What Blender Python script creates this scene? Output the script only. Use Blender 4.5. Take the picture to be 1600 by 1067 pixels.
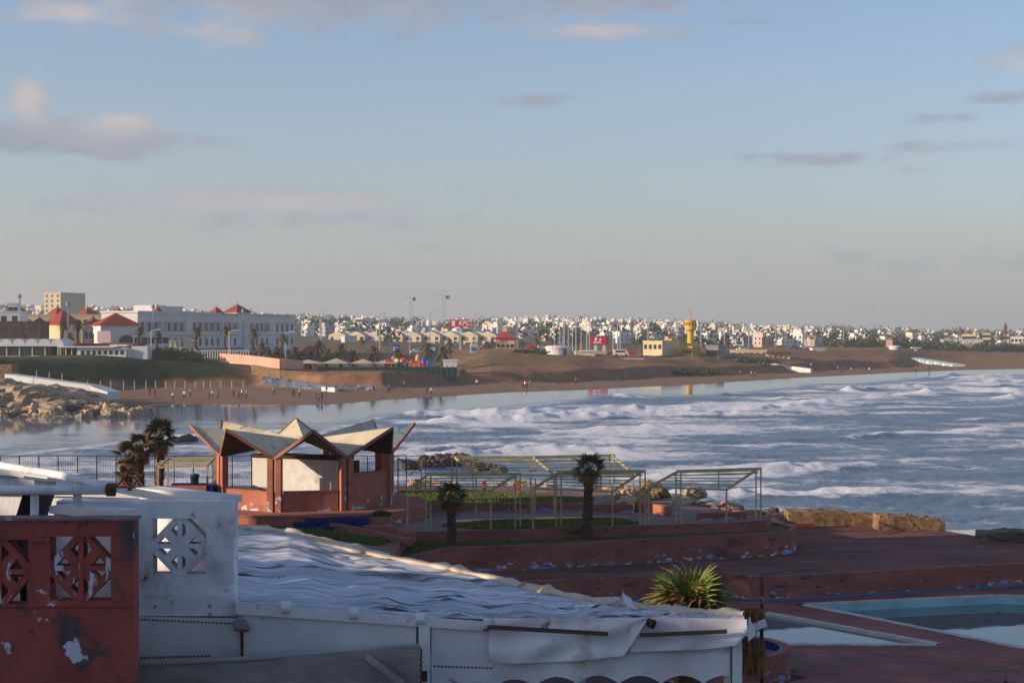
import bpy, math, random
import numpy as np
from mathutils import Vector, Matrix, Euler
from mathutils.geometry import tessellate_polygon
random.seed(11); RS = np.random.RandomState(5)
for o in list(bpy.data.objects): bpy.data.objects.remove(o)
S = bpy.context.scene; COL = S.collection
PI = math.pi
# ------------------------------------------------------------------ camera
H = 12.5; F = 2600.0; HY = 522.0
cam = bpy.data.cameras.new('camera'); camo = bpy.data.objects.new('camera', cam); COL.objects.link(camo)
camo.location = (0, 0, H); camo.rotation_euler = (PI/2, 0, 0)
cam.sensor_width = 36; cam.lens = 36*F/1600; cam.shift_y = -(533.5-HY)/1600
cam.clip_start = .5; cam.clip_end = 20000; S.camera = camo
# ------------------------------------------------------------------ light
SUN_EL = math.radians(14); SX, SY = -.965, -.262                # towards the sun, horizontally
sd = Vector((SX*math.cos(SUN_EL), SY*math.cos(SUN_EL), math.sin(SUN_EL))).normalized()
sl = bpy.data.lights.new('sun', 'SUN'); sl.energy = 4.8; sl.angle = math.radians(.55); sl.color = (1, .80, .58)
so = bpy.data.objects.new('sun', sl); COL.objects.link(so); so.rotation_euler = sd.to_track_quat('Z', 'Y').to_euler()
so.location = (-80, -20, 60)
W = bpy.data.worlds.new('World'); S.world = W; W.use_nodes = True
S.view_settings.view_transform = 'Standard'; S.view_settings.look = 'None'
S.view_settings.gamma = 1; S.view_settings.use_curve_mapping = False
S.view_settings.exposure = 0.3
def build_world():
    nt = W.node_tree; N = nt.nodes; L = nt.links; N.clear()
    def math_(op, a, b=None, c=None, clamp=False):
        n = N.new('ShaderNodeMath'); n.operation = op; n.use_clamp = clamp
        for i, v in enumerate((a, b, c)):
            if v is None: continue
            if isinstance(v, (int, float)): n.inputs[i].default_value = v
            else: L.new(v, n.inputs[i])
        return n.outputs[0]
    out = N.new('ShaderNodeOutputWorld'); bg = N.new('ShaderNodeBackground'); bg.inputs[1].default_value = .13
    sky = N.new('ShaderNodeTexSky'); sky.sky_type = 'NISHITA'; sky.sun_disc = False
    sky.sun_elevation = SUN_EL; sky.sun_rotation = math.atan2(SX, SY)
    sky.altitude = 0; sky.air_density = 1.0; sky.dust_density = .6; sky.ozone_density = 2.5
    tc = N.new('ShaderNodeTexCoord'); sep = N.new('ShaderNodeSeparateXYZ'); L.new(tc.outputs['Generated'], sep.inputs[0])
    u = math_('ARCTAN2', sep.outputs[0], sep.outputs[1]); v = math_('ARCSINE', sep.outputs[2])
    comb = N.new('ShaderNodeCombineXYZ'); L.new(u, comb.inputs[0]); L.new(math_('MULTIPLY', v, 2.4), comb.inputs[1])
    n1 = N.new('ShaderNodeTexNoise'); n1.inputs['Scale'].default_value = 24; n1.inputs['Detail'].default_value = 7; n1.inputs['Roughness'].default_value = .58
    n2 = N.new('ShaderNodeTexNoise'); n2.inputs['Scale'].default_value = 3.2; n2.inputs['Detail'].default_value = 4
    L.new(comb.outputs[0], n1.inputs[0]); L.new(comb.outputs[0], n2.inputs[0])
    # the clouds that the photograph shows: (pixel x, y, half width, half height, density)
    cl = [(470, 6, 360, 44, 1.15), (110, 40, 105, 26, .85), (335, 58, 100, 36, .9), (900, 10, 210, 24, .9), (940, 48, 130, 18, .95),
          (90, 228, 170, 24, 1.7), (45, 172, 24, 34, 1.6), (195, 205, 58, 24, 1.4), (430, 325, 260, 30, 1.1), (1270, 251, 105, 11, .95),
          (1450, 240, 95, 10, .75), (1600, 122, 60, 26, .8), (1575, 167, 65, 11, .75), (1490, 195, 62, 9, .7), (820, 155, 75, 9, .8),
          (1455, 272, 48, 7, .5), (1150, 40, 60, 8, .5), (700, 388, 110, 9, .4), (1330, 415, 420, 34, .32), (960, 412, 90, 8, .35)]
    dens = None
    for (px, py, a, b, d) in cl:
        cu = math.atan((px-800)/F); cv = math.atan((HY-py)/F)
        du = math_('MULTIPLY', math_('SUBTRACT', u, cu), F/a); dv = math_('MULTIPLY', math_('SUBTRACT', v, cv), F/b)
        r2 = math_('ADD', math_('MULTIPLY', du, du), math_('MULTIPLY', dv, dv))
        g = math_('MULTIPLY', math_('EXPONENT', math_('MULTIPLY', r2, -.9)), d)
        dens = g if dens is None else math_('MAXIMUM', dens, g)
    wide = math_('MULTIPLY', math_('SUBTRACT', n2.outputs[0], .56, clamp=True), 2.2)          # the rest of the sky: thin clouds of the same kind
    far = math_('MULTIPLY', wide, math_('GREATER_THAN', v, .26))
    dens = math_('MAXIMUM', dens, far)
    k = math_('MULTIPLY', math_('SUBTRACT', math_('ADD', dens, math_('MULTIPLY', math_('SUBTRACT', n1.outputs[0], .5), 3.2)), .22), 1.3)
    k = math_('MINIMUM', math_('MAXIMUM', k, 0), 1)
    k = math_('MULTIPLY', math_('MULTIPLY', k, math_('MINIMUM', math_('MULTIPLY', dens, 2.6), 1)), .92)
    # lit and grey cloud tones painted in by plain noise and placed bright puffs
    n3 = N.new('ShaderNodeTexNoise'); n3.inputs['Scale'].default_value = 22; n3.inputs['Detail'].default_value = 4
    L.new(comb.outputs[0], n3.inputs[0])
    ramp = N.new('ShaderNodeMix'); ramp.data_type = 'RGBA'
    ramp.inputs[6].default_value = (2.0, 2.25, 2.85, 1); ramp.inputs[7].default_value = (3.7, 3.4, 3.4, 1)
    puff = None
    for (px, py, a, b) in ((45, 168, 30, 38), (195, 198, 60, 22), (335, 60, 90, 36), (110, 40, 90, 25), (940, 48, 120, 18), (430, 318, 220, 20), (1600, 122, 60, 26)):
        cu = math.atan((px-800)/F); cv = math.atan((HY-py)/F)
        du = math_('MULTIPLY', math_('SUBTRACT', u, cu), F/a); dv = math_('MULTIPLY', math_('SUBTRACT', v, cv), F/b)
        g = math_('EXPONENT', math_('MULTIPLY', math_('ADD', math_('MULTIPLY', du, du), math_('MULTIPLY', dv, dv)), -.8))
        puff = g if puff is None else math_('MAXIMUM', puff, g)
    fl = math_('ADD', math_('MULTIPLY', puff, .75), math_('MULTIPLY', math_('SUBTRACT', n3.outputs[0], .42), .9), clamp=True)
    L.new(fl, ramp.inputs[0])
    tn = N.new('ShaderNodeMix'); tn.data_type = 'RGBA'; tn.blend_type = 'MULTIPLY'; tn.inputs[0].default_value = 1; L.new(sky.outputs[0], tn.inputs[6]); tn.inputs[7].default_value = (1.05, .985, 1.06, 1)
    hz = N.new('ShaderNodeMix'); hz.data_type = 'RGBA'                   # pale haze painted into the sky colour towards the horizon
    L.new(math_('EXPONENT', math_('MULTIPLY', math_('MAXIMUM', v, 0), -1/.095)), hz.inputs[0]); L.new(tn.outputs[2], hz.inputs[6]); hz.inputs[7].default_value = (2.36, 2.52, 2.68, 1)
    mx = N.new('ShaderNodeMix'); mx.data_type = 'RGBA'
    L.new(k, mx.inputs[0]); L.new(hz.outputs[2], mx.inputs[6]); L.new(ramp.outputs[2], mx.inputs[7])
    L.new(mx.outputs[2], bg.inputs[0]); L.new(bg.outputs[0], out.inputs[0])
build_world()
# ------------------------------------------------------------------ helpers
def X(px, Y): return (px-800)/F*Y
def ZY(py, Y): return H-(py-HY)/F*Y
def P(px, py, Y): return Vector((X(px, Y), Y, ZY(py, Y)))
def G(px, py, z): Y = (H-z)*F/(py-HY); return Vector((X(px, Y), Y, z))
def lin(r, g, b, k=1.0):
    f = lambda c: ((c/255+.055)/1.055)**2.4 if c > 10 else c/255/12.92
    return (f(r)*k, f(g)*k, f(b)*k)
def hash2(ix, iy, s):
    n = (ix.astype(np.int64)*374761393+iy.astype(np.int64)*668265263+s*1442695041) & 0x7fffffff
    n = ((n ^ (n >> 13))*1274126177) & 0x7fffffff
    return ((n ^ (n >> 16)) & 0xffff)/65535.0
def vnoise(x, y, s=0):
    x = np.asarray(x, float); y = np.asarray(y, float)
    ix = np.floor(x); iy = np.floor(y); fx = x-ix; fy = y-iy
    fx = fx*fx*(3-2*fx); fy = fy*fy*(3-2*fy)
    a = hash2(ix, iy, s); b = hash2(ix+1, iy, s); c = hash2(ix, iy+1, s); d = hash2(ix+1, iy+1, s)
    return (a*(1-fx)+b*fx)*(1-fy)+(c*(1-fx)+d*fx)*fy
def fbm(x, y, s=0, o=4):
    t = 0; a = .5; n = 0
    for i in range(o):
        t = t+a*vnoise(x*2**i, y*2**i, s+i*17); n += a; a *= .5
    return t/n
def sstep(a, b, x):
    t = np.clip((x-a)/(b-a), 0, 1); return t*t*(3-2*t)
MATS = {}
def mat(name, c, c2=None, scale=3.0, rough=.85, bump=0.0, bscale=None, spots=(), metal=0.0, stretch=(1, 1, 1), lo=.35, hi=.65, spec=.3, coord='Object'):
    if name in MATS: return MATS[name]
    m = bpy.data.materials.new(name); m.use_nodes = True; MATS[name] = m
    nt = m.node_tree; N = nt.nodes; L = nt.links; b = N['Principled BSDF']
    b.inputs['Roughness'].default_value = rough; b.inputs['Metallic'].default_value = metal
    b.inputs['Specular IOR Level'].default_value = spec
    tc = N.new('ShaderNodeTexCoord'); mp = N.new('ShaderNodeMapping'); mp.inputs['Scale'].default_value = stretch
    if coord == 'World':
        ge = N.new('ShaderNodeNewGeometry'); L.new(ge.outputs['Position'], mp.inputs[0])
    else: L.new(tc.outputs[coord], mp.inputs[0])
    if c2 is None: c2 = tuple(x*.82 for x in c)
    nz = N.new('ShaderNodeTexNoise'); nz.inputs['Scale'].default_value = scale; nz.inputs['Detail'].default_value = 6; nz.inputs['Roughness'].default_value = .6
    L.new(mp.outputs[0], nz.inputs[0])
    cr = N.new('ShaderNodeValToRGB'); cr.color_ramp.elements[0].position = lo; cr.color_ramp.elements[1].position = hi
    cr.color_ramp.elements[0].color = (*c, 1); cr.color_ramp.elements[1].color = (*c2, 1)
    L.new(nz.outputs[0], cr.inputs[0]); col = cr.outputs[0]
    for i, sp_ in enumerate(spots):
        sc, ss, th, soft = sp_[:4]
        n2 = N.new('ShaderNodeTexNoise'); n2.noise_dimensions = '4D'; n2.inputs['W'].default_value = 3.7*i+1
        n2.inputs['Scale'].default_value = ss; n2.inputs['Detail'].default_value = 8; n2.inputs['Roughness'].default_value = .62
        L.new(mp.outputs[0], n2.inputs[0])
        r2 = N.new('ShaderNodeValToRGB'); r2.color_ramp.elements[0].position = th; r2.color_ramp.elements[1].position = th+soft
        r2.color_ramp.elements[0].color = (0, 0, 0, 1); r2.color_ramp.elements[1].color = (1, 1, 1, 1)
        L.new(n2.outputs[0], r2.inputs[0])
        fac = r2.outputs[0]
        if len(sp_) > 4:                                                # damp peeling: more towards the foot of each piece
            sg = N.new('ShaderNodeSeparateXYZ'); L.new(tc.outputs['Generated'], sg.inputs[0]); ma = N.new('ShaderNodeMath'); ma.operation = 'MULTIPLY_ADD'; ma.inputs[1].default_value = -.22; L.new(sg.outputs[2], ma.inputs[0])
            L.new(n2.outputs[0], ma.inputs[2]); L.new(ma.outputs[0], r2.inputs[0]); r2.color_ramp.elements[0].position = th-.07; r2.color_ramp.elements[1].position = th-.07+soft
        mx = N.new('ShaderNodeMix'); mx.data_type = 'RGBA'; L.new(fac, mx.inputs[0]); L.new(col, mx.inputs[6]); mx.inputs[7].default_value = (*sc, 1)
        col = mx.outputs[2]
    L.new(col, b.inputs['Base Color'])
    if bump:
        n3 = N.new('ShaderNodeTexNoise'); n3.inputs['Scale'].default_value = bscale or scale*6; n3.inputs['Detail'].default_value = 5
        L.new(mp.outputs[0], n3.inputs[0])
        bp = N.new('ShaderNodeBump'); bp.inputs['Strength'].default_value = min(1, bump); bp.inputs['Distance'].default_value = .03
        L.new(n3.outputs[0], bp.inputs['Height']); L.new(bp.outputs[0], b.inputs['Normal'])
    return m
def tag(o, label=None, cat=None, group=None, kind=None):
    if label: o['label'] = label
    if cat: o['category'] = cat
    if group: o['group'] = group
    if kind: o['kind'] = kind
    return o
def thing(name, label, cat, loc=(0, 0, 0), group=None):
    o = bpy.data.objects.new(name, None); COL.objects.link(o); o.location = loc; o.empty_display_size = .3
    return tag(o, label, cat, group)
def mesh_obj(name, me, parent=None, loc=None):
    o = bpy.data.objects.new(name, me); COL.objects.link(o)
    if parent is not None: o.parent = parent
    if loc is not None: o.location = loc
    return o
def root_loc(p):
    v = Vector((0, 0, 0))
    while p is not None: v = v+Vector(p.location); p = p.parent
    return v
class MB:
    def __init__(s): s.v = []; s.f = []; s.mi = []; s.cur = 0
    def add(s, vs, fs):
        o = len(s.v); s.v += [tuple(v) for v in vs]; s.f += [tuple(i+o for i in f) for f in fs]; s.mi += [s.cur]*len(fs); return s
    def hexa(s, p): return s.add(p, [(0, 3, 2, 1), (4, 5, 6, 7), (0, 1, 5, 4), (1, 2, 6, 5), (2, 3, 7, 6), (3, 0, 4, 7)])
    def box(s, x0, x1, y0, y1, z0, z1):
        return s.hexa([(x0, y0, z0), (x1, y0, z0), (x1, y1, z0), (x0, y1, z0), (x0, y0, z1), (x1, y0, z1), (x1, y1, z1), (x0, y1, z1)])
    def wallseg(s, a, b, t, z0, z1, z0b=None, z1b=None):          # upright slab from a to b in plan, thickness t
        a = Vector((a[0], a[1], 0)); b = Vector((b[0], b[1], 0)); d = (b-a).normalized(); n = Vector((-d.y, d.x, 0))*t/2
        z0b = z0 if z0b is None else z0b; z1b = z1 if z1b is None else z1b
        u = Vector((0, 0, 1))
        return s.hexa([a-n+u*z0, b-n+u*z0b, b+n+u*z0b, a+n+u*z0, a-n+u*z1, b-n+u*z1b, b+n+u*z1b, a+n+u*z1])
    def bar(s, a, b, w, h=None):
        a = Vector(a); b = Vector(b); h = h or w; d = (b-a).normalized()
        up = Vector((0, 0, 1)) if abs(d.z) < .95 else Vector((0, 1, 0))
        r = d.cross(up).normalized()*w/2; q = r.cross(d).normalized()*h/2
        return s.hexa([a-r-q, a+r-q, b+r-q, b-r-q, a-r+q, a+r+q, b+r+q, b-r+q])
    def tube(s, pts, rad, n=8, cap=True):
        pts = [Vector(p) for p in pts]; m = len(pts)
        if isinstance(rad, (int, float)): rad = [rad]*m
        vs = []; fs = []
        for i, p in enumerate(pts):
            d = (pts[min(i+1, m-1)]-pts[max(i-1, 0)]).normalized()
            up = Vector((0, 0, 1)) if abs(d.z) < .9 else Vector((0, 1, 0))
            r = d.cross(up).normalized(); q = r.cross(d)
            for k in range(n):
                t = 2*PI*k/n; vs.append(p+(r*math.cos(t)+q*math.sin(t))*rad[i])
        for i in range(m-1):
            for k in range(n): fs.append((i*n+k, i*n+(k+1) % n, (i+1)*n+(k+1) % n, (i+1)*n+k))
        if cap: fs.append(tuple(range(n))[::-1]); fs.append(tuple(range((m-1)*n, m*n)))
        return s.add(vs, fs)
    def lathe(s, prof, n=16, c=(0, 0, 0), closed=True):
        vs = [(c[0]+r*math.cos(2*PI*k/n), c[1]+r*math.sin(2*PI*k/n), c[2]+z) for r, z in prof for k in range(n)]
        fs = [(i*n+k, i*n+(k+1) % n, (i+1)*n+(k+1) % n, (i+1)*n+k) for i in range(len(prof)-1) for k in range(n)]
        if closed: fs += [tuple(range(n))[::-1], tuple(range((len(prof)-1)*n, len(prof)*n))]
        return s.add(vs, fs)
    def prism(s, poly, z0, z1, holes=()):
        loops = [list(poly)]+[list(h) for h in holes]
        def area(l): return sum(l[i][0]*l[(i+1) % len(l)][1]-l[(i+1) % len(l)][0]*l[i][1] for i in range(len(l)))
        loops = [l if (area(l) > 0) == (i == 0) else l[::-1] for i, l in enumerate(loops)]
        flat = [p for l in loops for p in l]; n = len(flat)
        tri = tessellate_polygon([[Vector((p[0], p[1], 0)) for p in l] for l in loops])
        vs = [(p[0], p[1], z0) for p in flat]+[(p[0], p[1], z1) for p in flat]; fs = []
        for t in tri:
            a, b, c = [flat[i] for i in t]
            if (b[0]-a[0])*(c[1]-a[1])-(b[1]-a[1])*(c[0]-a[0]) < 0: t = t[::-1]
            fs.append(tuple(i+n for i in t)); fs.append(tuple(t[::-1]))
        o = 0
        for l in loops:
            m = len(l)
            for i in range(m): fs.append((o+i, o+(i+1) % m, o+(i+1) % m+n, o+i+n))
            o += m
        return s.add(vs, fs)
    def mesh(s, name, mats, off=(0, 0, 0), smooth=False):
        me = bpy.data.meshes.new(name); off = Vector(off)
        me.from_pydata([tuple(Vector(v)-off) for v in s.v], [], s.f)
        for m in (mats if isinstance(mats, (list, tuple)) else [mats]): me.materials.append(m)
        if any(s.mi): me.polygons.foreach_set('material_index', s.mi)
        if smooth: me.polygons.foreach_set('use_smooth', [True]*len(me.polygons))
        me.update(); return me
    def build(s, name, mats, parent=None, smooth=False):
        if parent is not None: return mesh_obj(name, s.mesh(name, mats, root_loc(parent), smooth), parent)
        a = np.array(s.v); c = ((a[:, 0].min()+a[:, 0].max())/2, (a[:, 1].min()+a[:, 1].max())/2, a[:, 2].min())
        return mesh_obj(name, s.mesh(name, mats, c, smooth), None, c)
def part(name, m, parent, fn, *a, **k):
    b = MB(); getattr(b, fn)(*a, **k); return b.build(name, m, parent)
def one(name, label, cat, m, b, group=None, smooth=False): return tag(b.build(name, m, None, smooth), label, cat, group)
def struct(name, m, b, smooth=False): return tag(b.build(name, m, None, smooth), kind='structure')
def copy_tree(o, parent=None):
    c = o.copy(); COL.objects.link(c); c.parent = parent
    for ch in KIDS(o): copy_tree(ch, c)
    return c
def KIDS(o): return [x for x in bpy.data.objects if x.parent == o]
def np_mesh(name, v, f, m, smooth=True):
    me = bpy.data.meshes.new(name); n = len(v); k = f.shape[1]
    me.vertices.add(n); me.vertices.foreach_set('co', np.asarray(v, np.float32).ravel())
    me.loops.add(f.size); me.loops.foreach_set('vertex_index', f.astype(np.int32).ravel())
    me.polygons.add(len(f)); me.polygons.foreach_set('loop_start', np.arange(0, f.size, k, dtype=np.int32))
    me.polygons.foreach_set('use_smooth', np.full(len(f), smooth))
    me.materials.append(m); me.update(calc_edges=True); return me
def grid_faces(nr, nc):
    i = np.arange(nr*nc).reshape(nr, nc)
    return np.stack([i[:-1, :-1], i[:-1, 1:], i[1:, 1:], i[1:, :-1]], -1).reshape(-1, 4)
def ico(sub):
    import bmesh
    bm = bmesh.new(); bmesh.ops.create_icosphere(bm, subdivisions=sub, radius=1)
    v = np.array([q.co[:] for q in bm.verts]); f = np.array([[q.index for q in t.verts] for t in bm.faces]); bm.free(); return v, f
ICO3 = ico(3); ICO2 = ico(2)
ICO4 = ico(4); ICO5 = ico(5)
def rock_mesh(name, m, seed, rough=.35, sub=4, flat=.0):
    v, f = ICO4 if sub == 4 else ICO2
    v = v.copy(); s = seed*7
    n = fbm(v[:, 0]*1.3+v[:, 2]*.7+9, v[:, 1]*1.3-v[:, 2]*.9+9, s, 2)-.5
    n2 = fbm(v[:, 0]*3.7+v[:, 2]*2.1+9, v[:, 1]*3.7+v[:, 2]*1.9+20, s+5, 3)-.5
    d = 1+rough*2.0*n+rough*1.1*n2
    rs = np.random.RandomState(seed)
    for k in range(7):                                              # broken planes
        q = rs.normal(size=3); q /= np.linalg.norm(q); h = rs.uniform(.55, .85)
        dot = (v*d[:, None])@q; d = np.where(dot > h, d*h/np.maximum(dot, 1e-6)*(.93+.07*dot/h), d)
    rg = 1-np.abs(2*fbm(v[:, 0]*2.6+v[:, 2]*1.7+40, v[:, 1]*2.6-v[:, 2]*2.2+40, s+9, 4)-1)
    d = d*(1+.45*(rg-.75))
    v = v*d[:, None]
    return np_mesh(name, v, f, m, smooth=False)
# ------------------------------------------------------------------ materials
M = {}
M['white'] = mat('white_paint', lin(236, 232, 230), lin(214, 211, 212), 2.5, .8, .25, 40, [(lin(130, 114, 102), 5, .62, .08), (lin(170, 160, 154), 1.6, .55, .15), (lin(120, 84, 62), 9, .66, .04, 'low')])
M['white_clean'] = mat('white_render', lin(225, 222, 216), lin(205, 202, 198), .4, .85)
M['red_wall'] = mat('red_peeling_paint', lin(172, 86, 74), lin(144, 72, 64), 2.2, .85, .12, 30,
                    [(lin(84, 74, 72), 1.9, .575, .06), (lin(205, 205, 212), 2.6, .60, .015), (lin(66, 40, 36), 7, .6, .08)])
M['red_flake'] = mat('terracotta_with_blue_flakes', lin(164, 102, 88), lin(136, 84, 74), .8, .85, .3, 12,
                     [(lin(100, 75, 68), .7, .6, .1), (lin(130, 155, 195), 1.3, .59, .02, 'low'), (lin(205, 200, 200), 3.4, .625, .015, 'low'), (lin(96, 66, 60), 2.2, .57, .08)], stretch=(.7, .7, 1.8), coord='World')
M['terra'] = mat('terracotta_render', lin(188, 124, 100), lin(166, 104, 84), .9, .9, .2, 15, [(lin(150, 92, 76), .5, .5, .2), (lin(196, 200, 214), 2.0, .60, .02, 'low'), (lin(110, 76, 64), 3.0, .62, .1)], spec=.1)
M['deck'] = mat('red_deck_paint', lin(140, 92, 82), lin(108, 74, 68), .35, .92, .3, 9, [(lin(85, 70, 66), .5, .54, .14), (lin(160, 130, 118), 1.8, .62, .1), (lin(74, 56, 52), 1.3, .6, .05)], stretch=(.6, 1.5, 1), spec=.08)
M['tile'] = mat('red_deck_tile', lin(166, 102, 92), lin(132, 84, 76), .5, .8, .2, 9, [(lin(112, 88, 84), .6, .56, .1), (lin(90, 62, 58), 2.5, .62, .06)], coord='World', spec=.15)
M['joint'] = mat('tile_joint', lin(92, 60, 56), lin(78, 54, 52), 2, .9)
M['path'] = mat('garden_paving', lin(150, 118, 108), lin(120, 96, 90), .6, .85, .3, 6, [(lin(95, 80, 72), .9, .58, .1)])
M['coping'] = mat('pale_coping', lin(214, 198, 184), lin(180, 164, 152), 1.5, .7, .2)
M['poolwall'] = mat('turquoise_pool_paint', lin(168, 208, 208), lin(140, 184, 188), .8, .7)
M['bluetile'] = mat('navy_tile', lin(38, 46, 108), lin(28, 34, 84), 3, .35)
M['bluestripe'] = mat('blue_paint', lin(70, 110, 150), lin(90, 120, 150), 1, .8)
M['rust'] = mat('rusty_metal', lin(112, 66, 42), lin(70, 44, 32), 14, .9, .5)
M['wood'] = mat('weathered_batten', lin(98, 80, 66), lin(74, 60, 50), 5, .85, .4, stretch=(.3, 1, 4))
M['canvas'] = mat('white_canvas', lin(232, 226, 222), lin(204, 197, 197), 1.2, .8, .3, 8, [(lin(130, 116, 106), 1.4, .57, .14), (lin(110, 92, 78), 4, .64, .06)])
M['tarp'] = mat('white_tarpaulin', lin(226, 226, 228), lin(176, 176, 180), 1.0, .7, .22, 5, [(lin(120, 112, 110), 1.3, .51, .12), (lin(74, 68, 66), 1.7, .585, .04), (lin(236, 238, 240), 1.6, .57, .06), (lin(150, 128, 108), .9, .6, .1)], stretch=(.38, 3.6, 1), spec=.2)
M['rim'] = mat('cream_tarp_edge', lin(222, 206, 182), lin(196, 172, 142), 3, .8, .5, 6, [(lin(120, 96, 78), 2.2, .62, .06)])
M['greycanvas'] = mat('grey_folded_awning', lin(186, 178, 172), lin(146, 139, 135), 1.2, .85, .3, 9, [(lin(84, 76, 74), .8, .6, .14)], stretch=(1, 1, 2))
M['steel'] = mat('cream_steel', lin(196, 182, 130), lin(170, 152, 104), 2.5, .6, 0, None, [(lin(120, 84, 54), 5, .64, .06)])
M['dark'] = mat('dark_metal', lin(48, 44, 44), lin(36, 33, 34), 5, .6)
M['wicker'] = mat('black_wicker', lin(38, 38, 42), lin(24, 24, 28), 40, .7, .6, 80)
M['glass'] = mat('dark_window', lin(52, 58, 70), lin(40, 46, 58), 1, .2, spec=.5)
M['roofpl'] = mat('weathered_roof_plate', lin(216, 202, 172), lin(192, 180, 152), .7, .85, .2, 8, [(lin(150, 138, 118), .7, .54, .2), (lin(120, 104, 88), 2.2, .62, .06)], spec=.1)
M['roofblue'] = mat('flaked_blue_roof_plate', lin(150, 154, 144), lin(120, 146, 158), 1.4, .85, .2, 8, [(lin(84, 124, 150), 1.6, .54, .04)])
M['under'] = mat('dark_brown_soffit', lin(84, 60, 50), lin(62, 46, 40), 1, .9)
M['fascia'] = mat('orange_fascia', lin(176, 122, 98), lin(140, 92, 74), 2, .9, 0, None, [(lin(110, 80, 66), 3, .6, .1)], spec=.1)
M['concrete'] = mat('ochre_concrete', lin(158, 124, 86), lin(112, 88, 66), 1.6, .95, .5, 8, [(lin(80, 64, 52), .8, .58, .1)])
M['rock'] = mat('tan_rock', lin(196, 170, 138), lin(142, 120, 97), 1.2, .95, .8, 3, [(lin(84, 70, 60), .9, .57, .1)])
M['wetrock'] = mat('dark_wet_rock', lin(104, 82, 68), lin(66, 54, 48), .6, .6, .8, 3)
M['grass'] = mat('grass_blades', lin(86, 104, 46), lin(128, 120, 60), 1.5, .8, coord='World')
M['turf'] = mat('turf_soil', lin(84, 88, 48), lin(112, 96, 58), 1.2, .95, .4, 20)
M['frond'] = mat('green_fan_leaf', lin(126, 134, 58), lin(88, 104, 44), 3, .55)
M['frond_far'] = mat('dull_palm_leaf', lin(112, 92, 60), lin(74, 66, 42), 2, .8)
M['dry'] = mat('dry_palm_leaf', lin(158, 112, 66), lin(110, 76, 50), 4, .85)
M['trunk'] = mat('shaggy_palm_trunk', lin(104, 78, 58), lin(66, 50, 40), 9, .95, .9, 24)
M['hedge'] = mat('hedge_leaf', lin(74, 88, 44), lin(50, 64, 34), 2, .8, coord='World')
M['redroof'] = mat('red_pyramid_tiles', lin(164, 62, 44), lin(140, 50, 38), .5, .8, .3, 3)
M['hotel'] = mat('white_hotel_render', lin(226, 222, 216), lin(206, 202, 198), .15, .85)
M['cream'] = mat('cream_render', lin(226, 206, 166), lin(210, 188, 148), .2, .85)
M['yellow'] = mat('yellow_paint', lin(226, 180, 72), lin(206, 160, 62), .3, .8)
M['pink'] = mat('pink_render', lin(226, 176, 152), lin(210, 158, 138), .3, .85)
M['beige'] = mat('beige_render', lin(206, 190, 160), lin(190, 172, 146), .2, .85)
M['grey'] = mat('grey_render', lin(150, 146, 142), lin(128, 124, 122), .3, .85)
M['brown'] = mat('brown_boards', lin(98, 72, 58), lin(76, 56, 46), .5, .85)
M['signred'] = mat('red_sign', lin(206, 32, 48), lin(196, 28, 44), 1, .5)
M['signwhite'] = mat('white_lettering', (.82, .82, .82), (.8, .8, .8), 1, .5)
M['lamp'] = mat('pale_steel_pole', lin(196, 198, 202), lin(176, 178, 184), 1, .5)
M['blue'] = mat('blue_paint_bright', lin(52, 100, 176), lin(44, 86, 160), 1, .6)
M['green'] = mat('green_paint', lin(34, 96, 84), lin(28, 80, 70), 1, .6)
M['teal'] = mat('blue_green_graffiti', lin(104, 116, 134), lin(78, 88, 106), .5, .85, 0, None, [(lin(176, 178, 182), .8, .6, .05), (lin(58, 58, 66), 1.1, .54, .04), (lin(60, 90, 140), 1.5, .58, .04)])
M['orange'] = mat('orange_plastic', lin(236, 116, 52), lin(228, 104, 44), 1, .5)
M['stubred'] = mat('orange_red_post', lin(206, 104, 66), lin(180, 84, 56), 3, .8)
# ------------------------------------------------------------------ terrain: beach, bank, plateau, town hill
TX = np.array([-700, -100, 0, 180, 240, 300, 400, 500, 600, 700, 800, 900, 1000, 1100, 1200, 1300, 1400, 1450, 1500, 1600, 2300], float)
T_yw = np.array([652, 646, 644, 638, 632, 631, 632, 632, 624, 618, 612, 609, 604, 599, 592, 587, 582, 580, 578, 576, 570], float)
T_yb = np.array([614, 612, 610, 606, 604, 603, 602, 606, 606, 600, 598, 596, 590, 586, 583, 577, 574, 572, 570, 568, 562.5], float)
T_yt = np.array([566, 566, 566, 566, 567, 570, 578, 585, 584, 584, 583, 579, 573, 572, 573, 565, 563, 563, 562, 560, 556], float)
T_rt = np.array([13, 13, 13, 13, 13, 12, 8, 4, 4, 4, 4, 4, 4.5, 5, 5, 6, 14, 60, 80, 90, 90], float)
T_yp = np.array([556, 556, 556, 556, 555, 555, 560, 568, 562, 552, 550, 554, 556, 553, 550, 547, 547, 548, 549, 551, 548], float)
T_rp = np.array([25, 25, 25, 25, 25, 25, 25, 40, 50, 70, 70, 70, 60, 60, 80, 90, 100, 110, 110, 110, 110], float)
T_ym = np.array([540, 540, 540, 540, 540, 540, 540, 541, 541, 542, 542, 542, 542, 541, 541, 541, 541, 541, 541, 541, 541], float)
T_ys = np.array([466, 476, 482, 487, 489, 491, 496, 500, 504, 508, 503, 502, 506, 512, 516, 519, 521, 521.5, 522, 523, 523], float)
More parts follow.
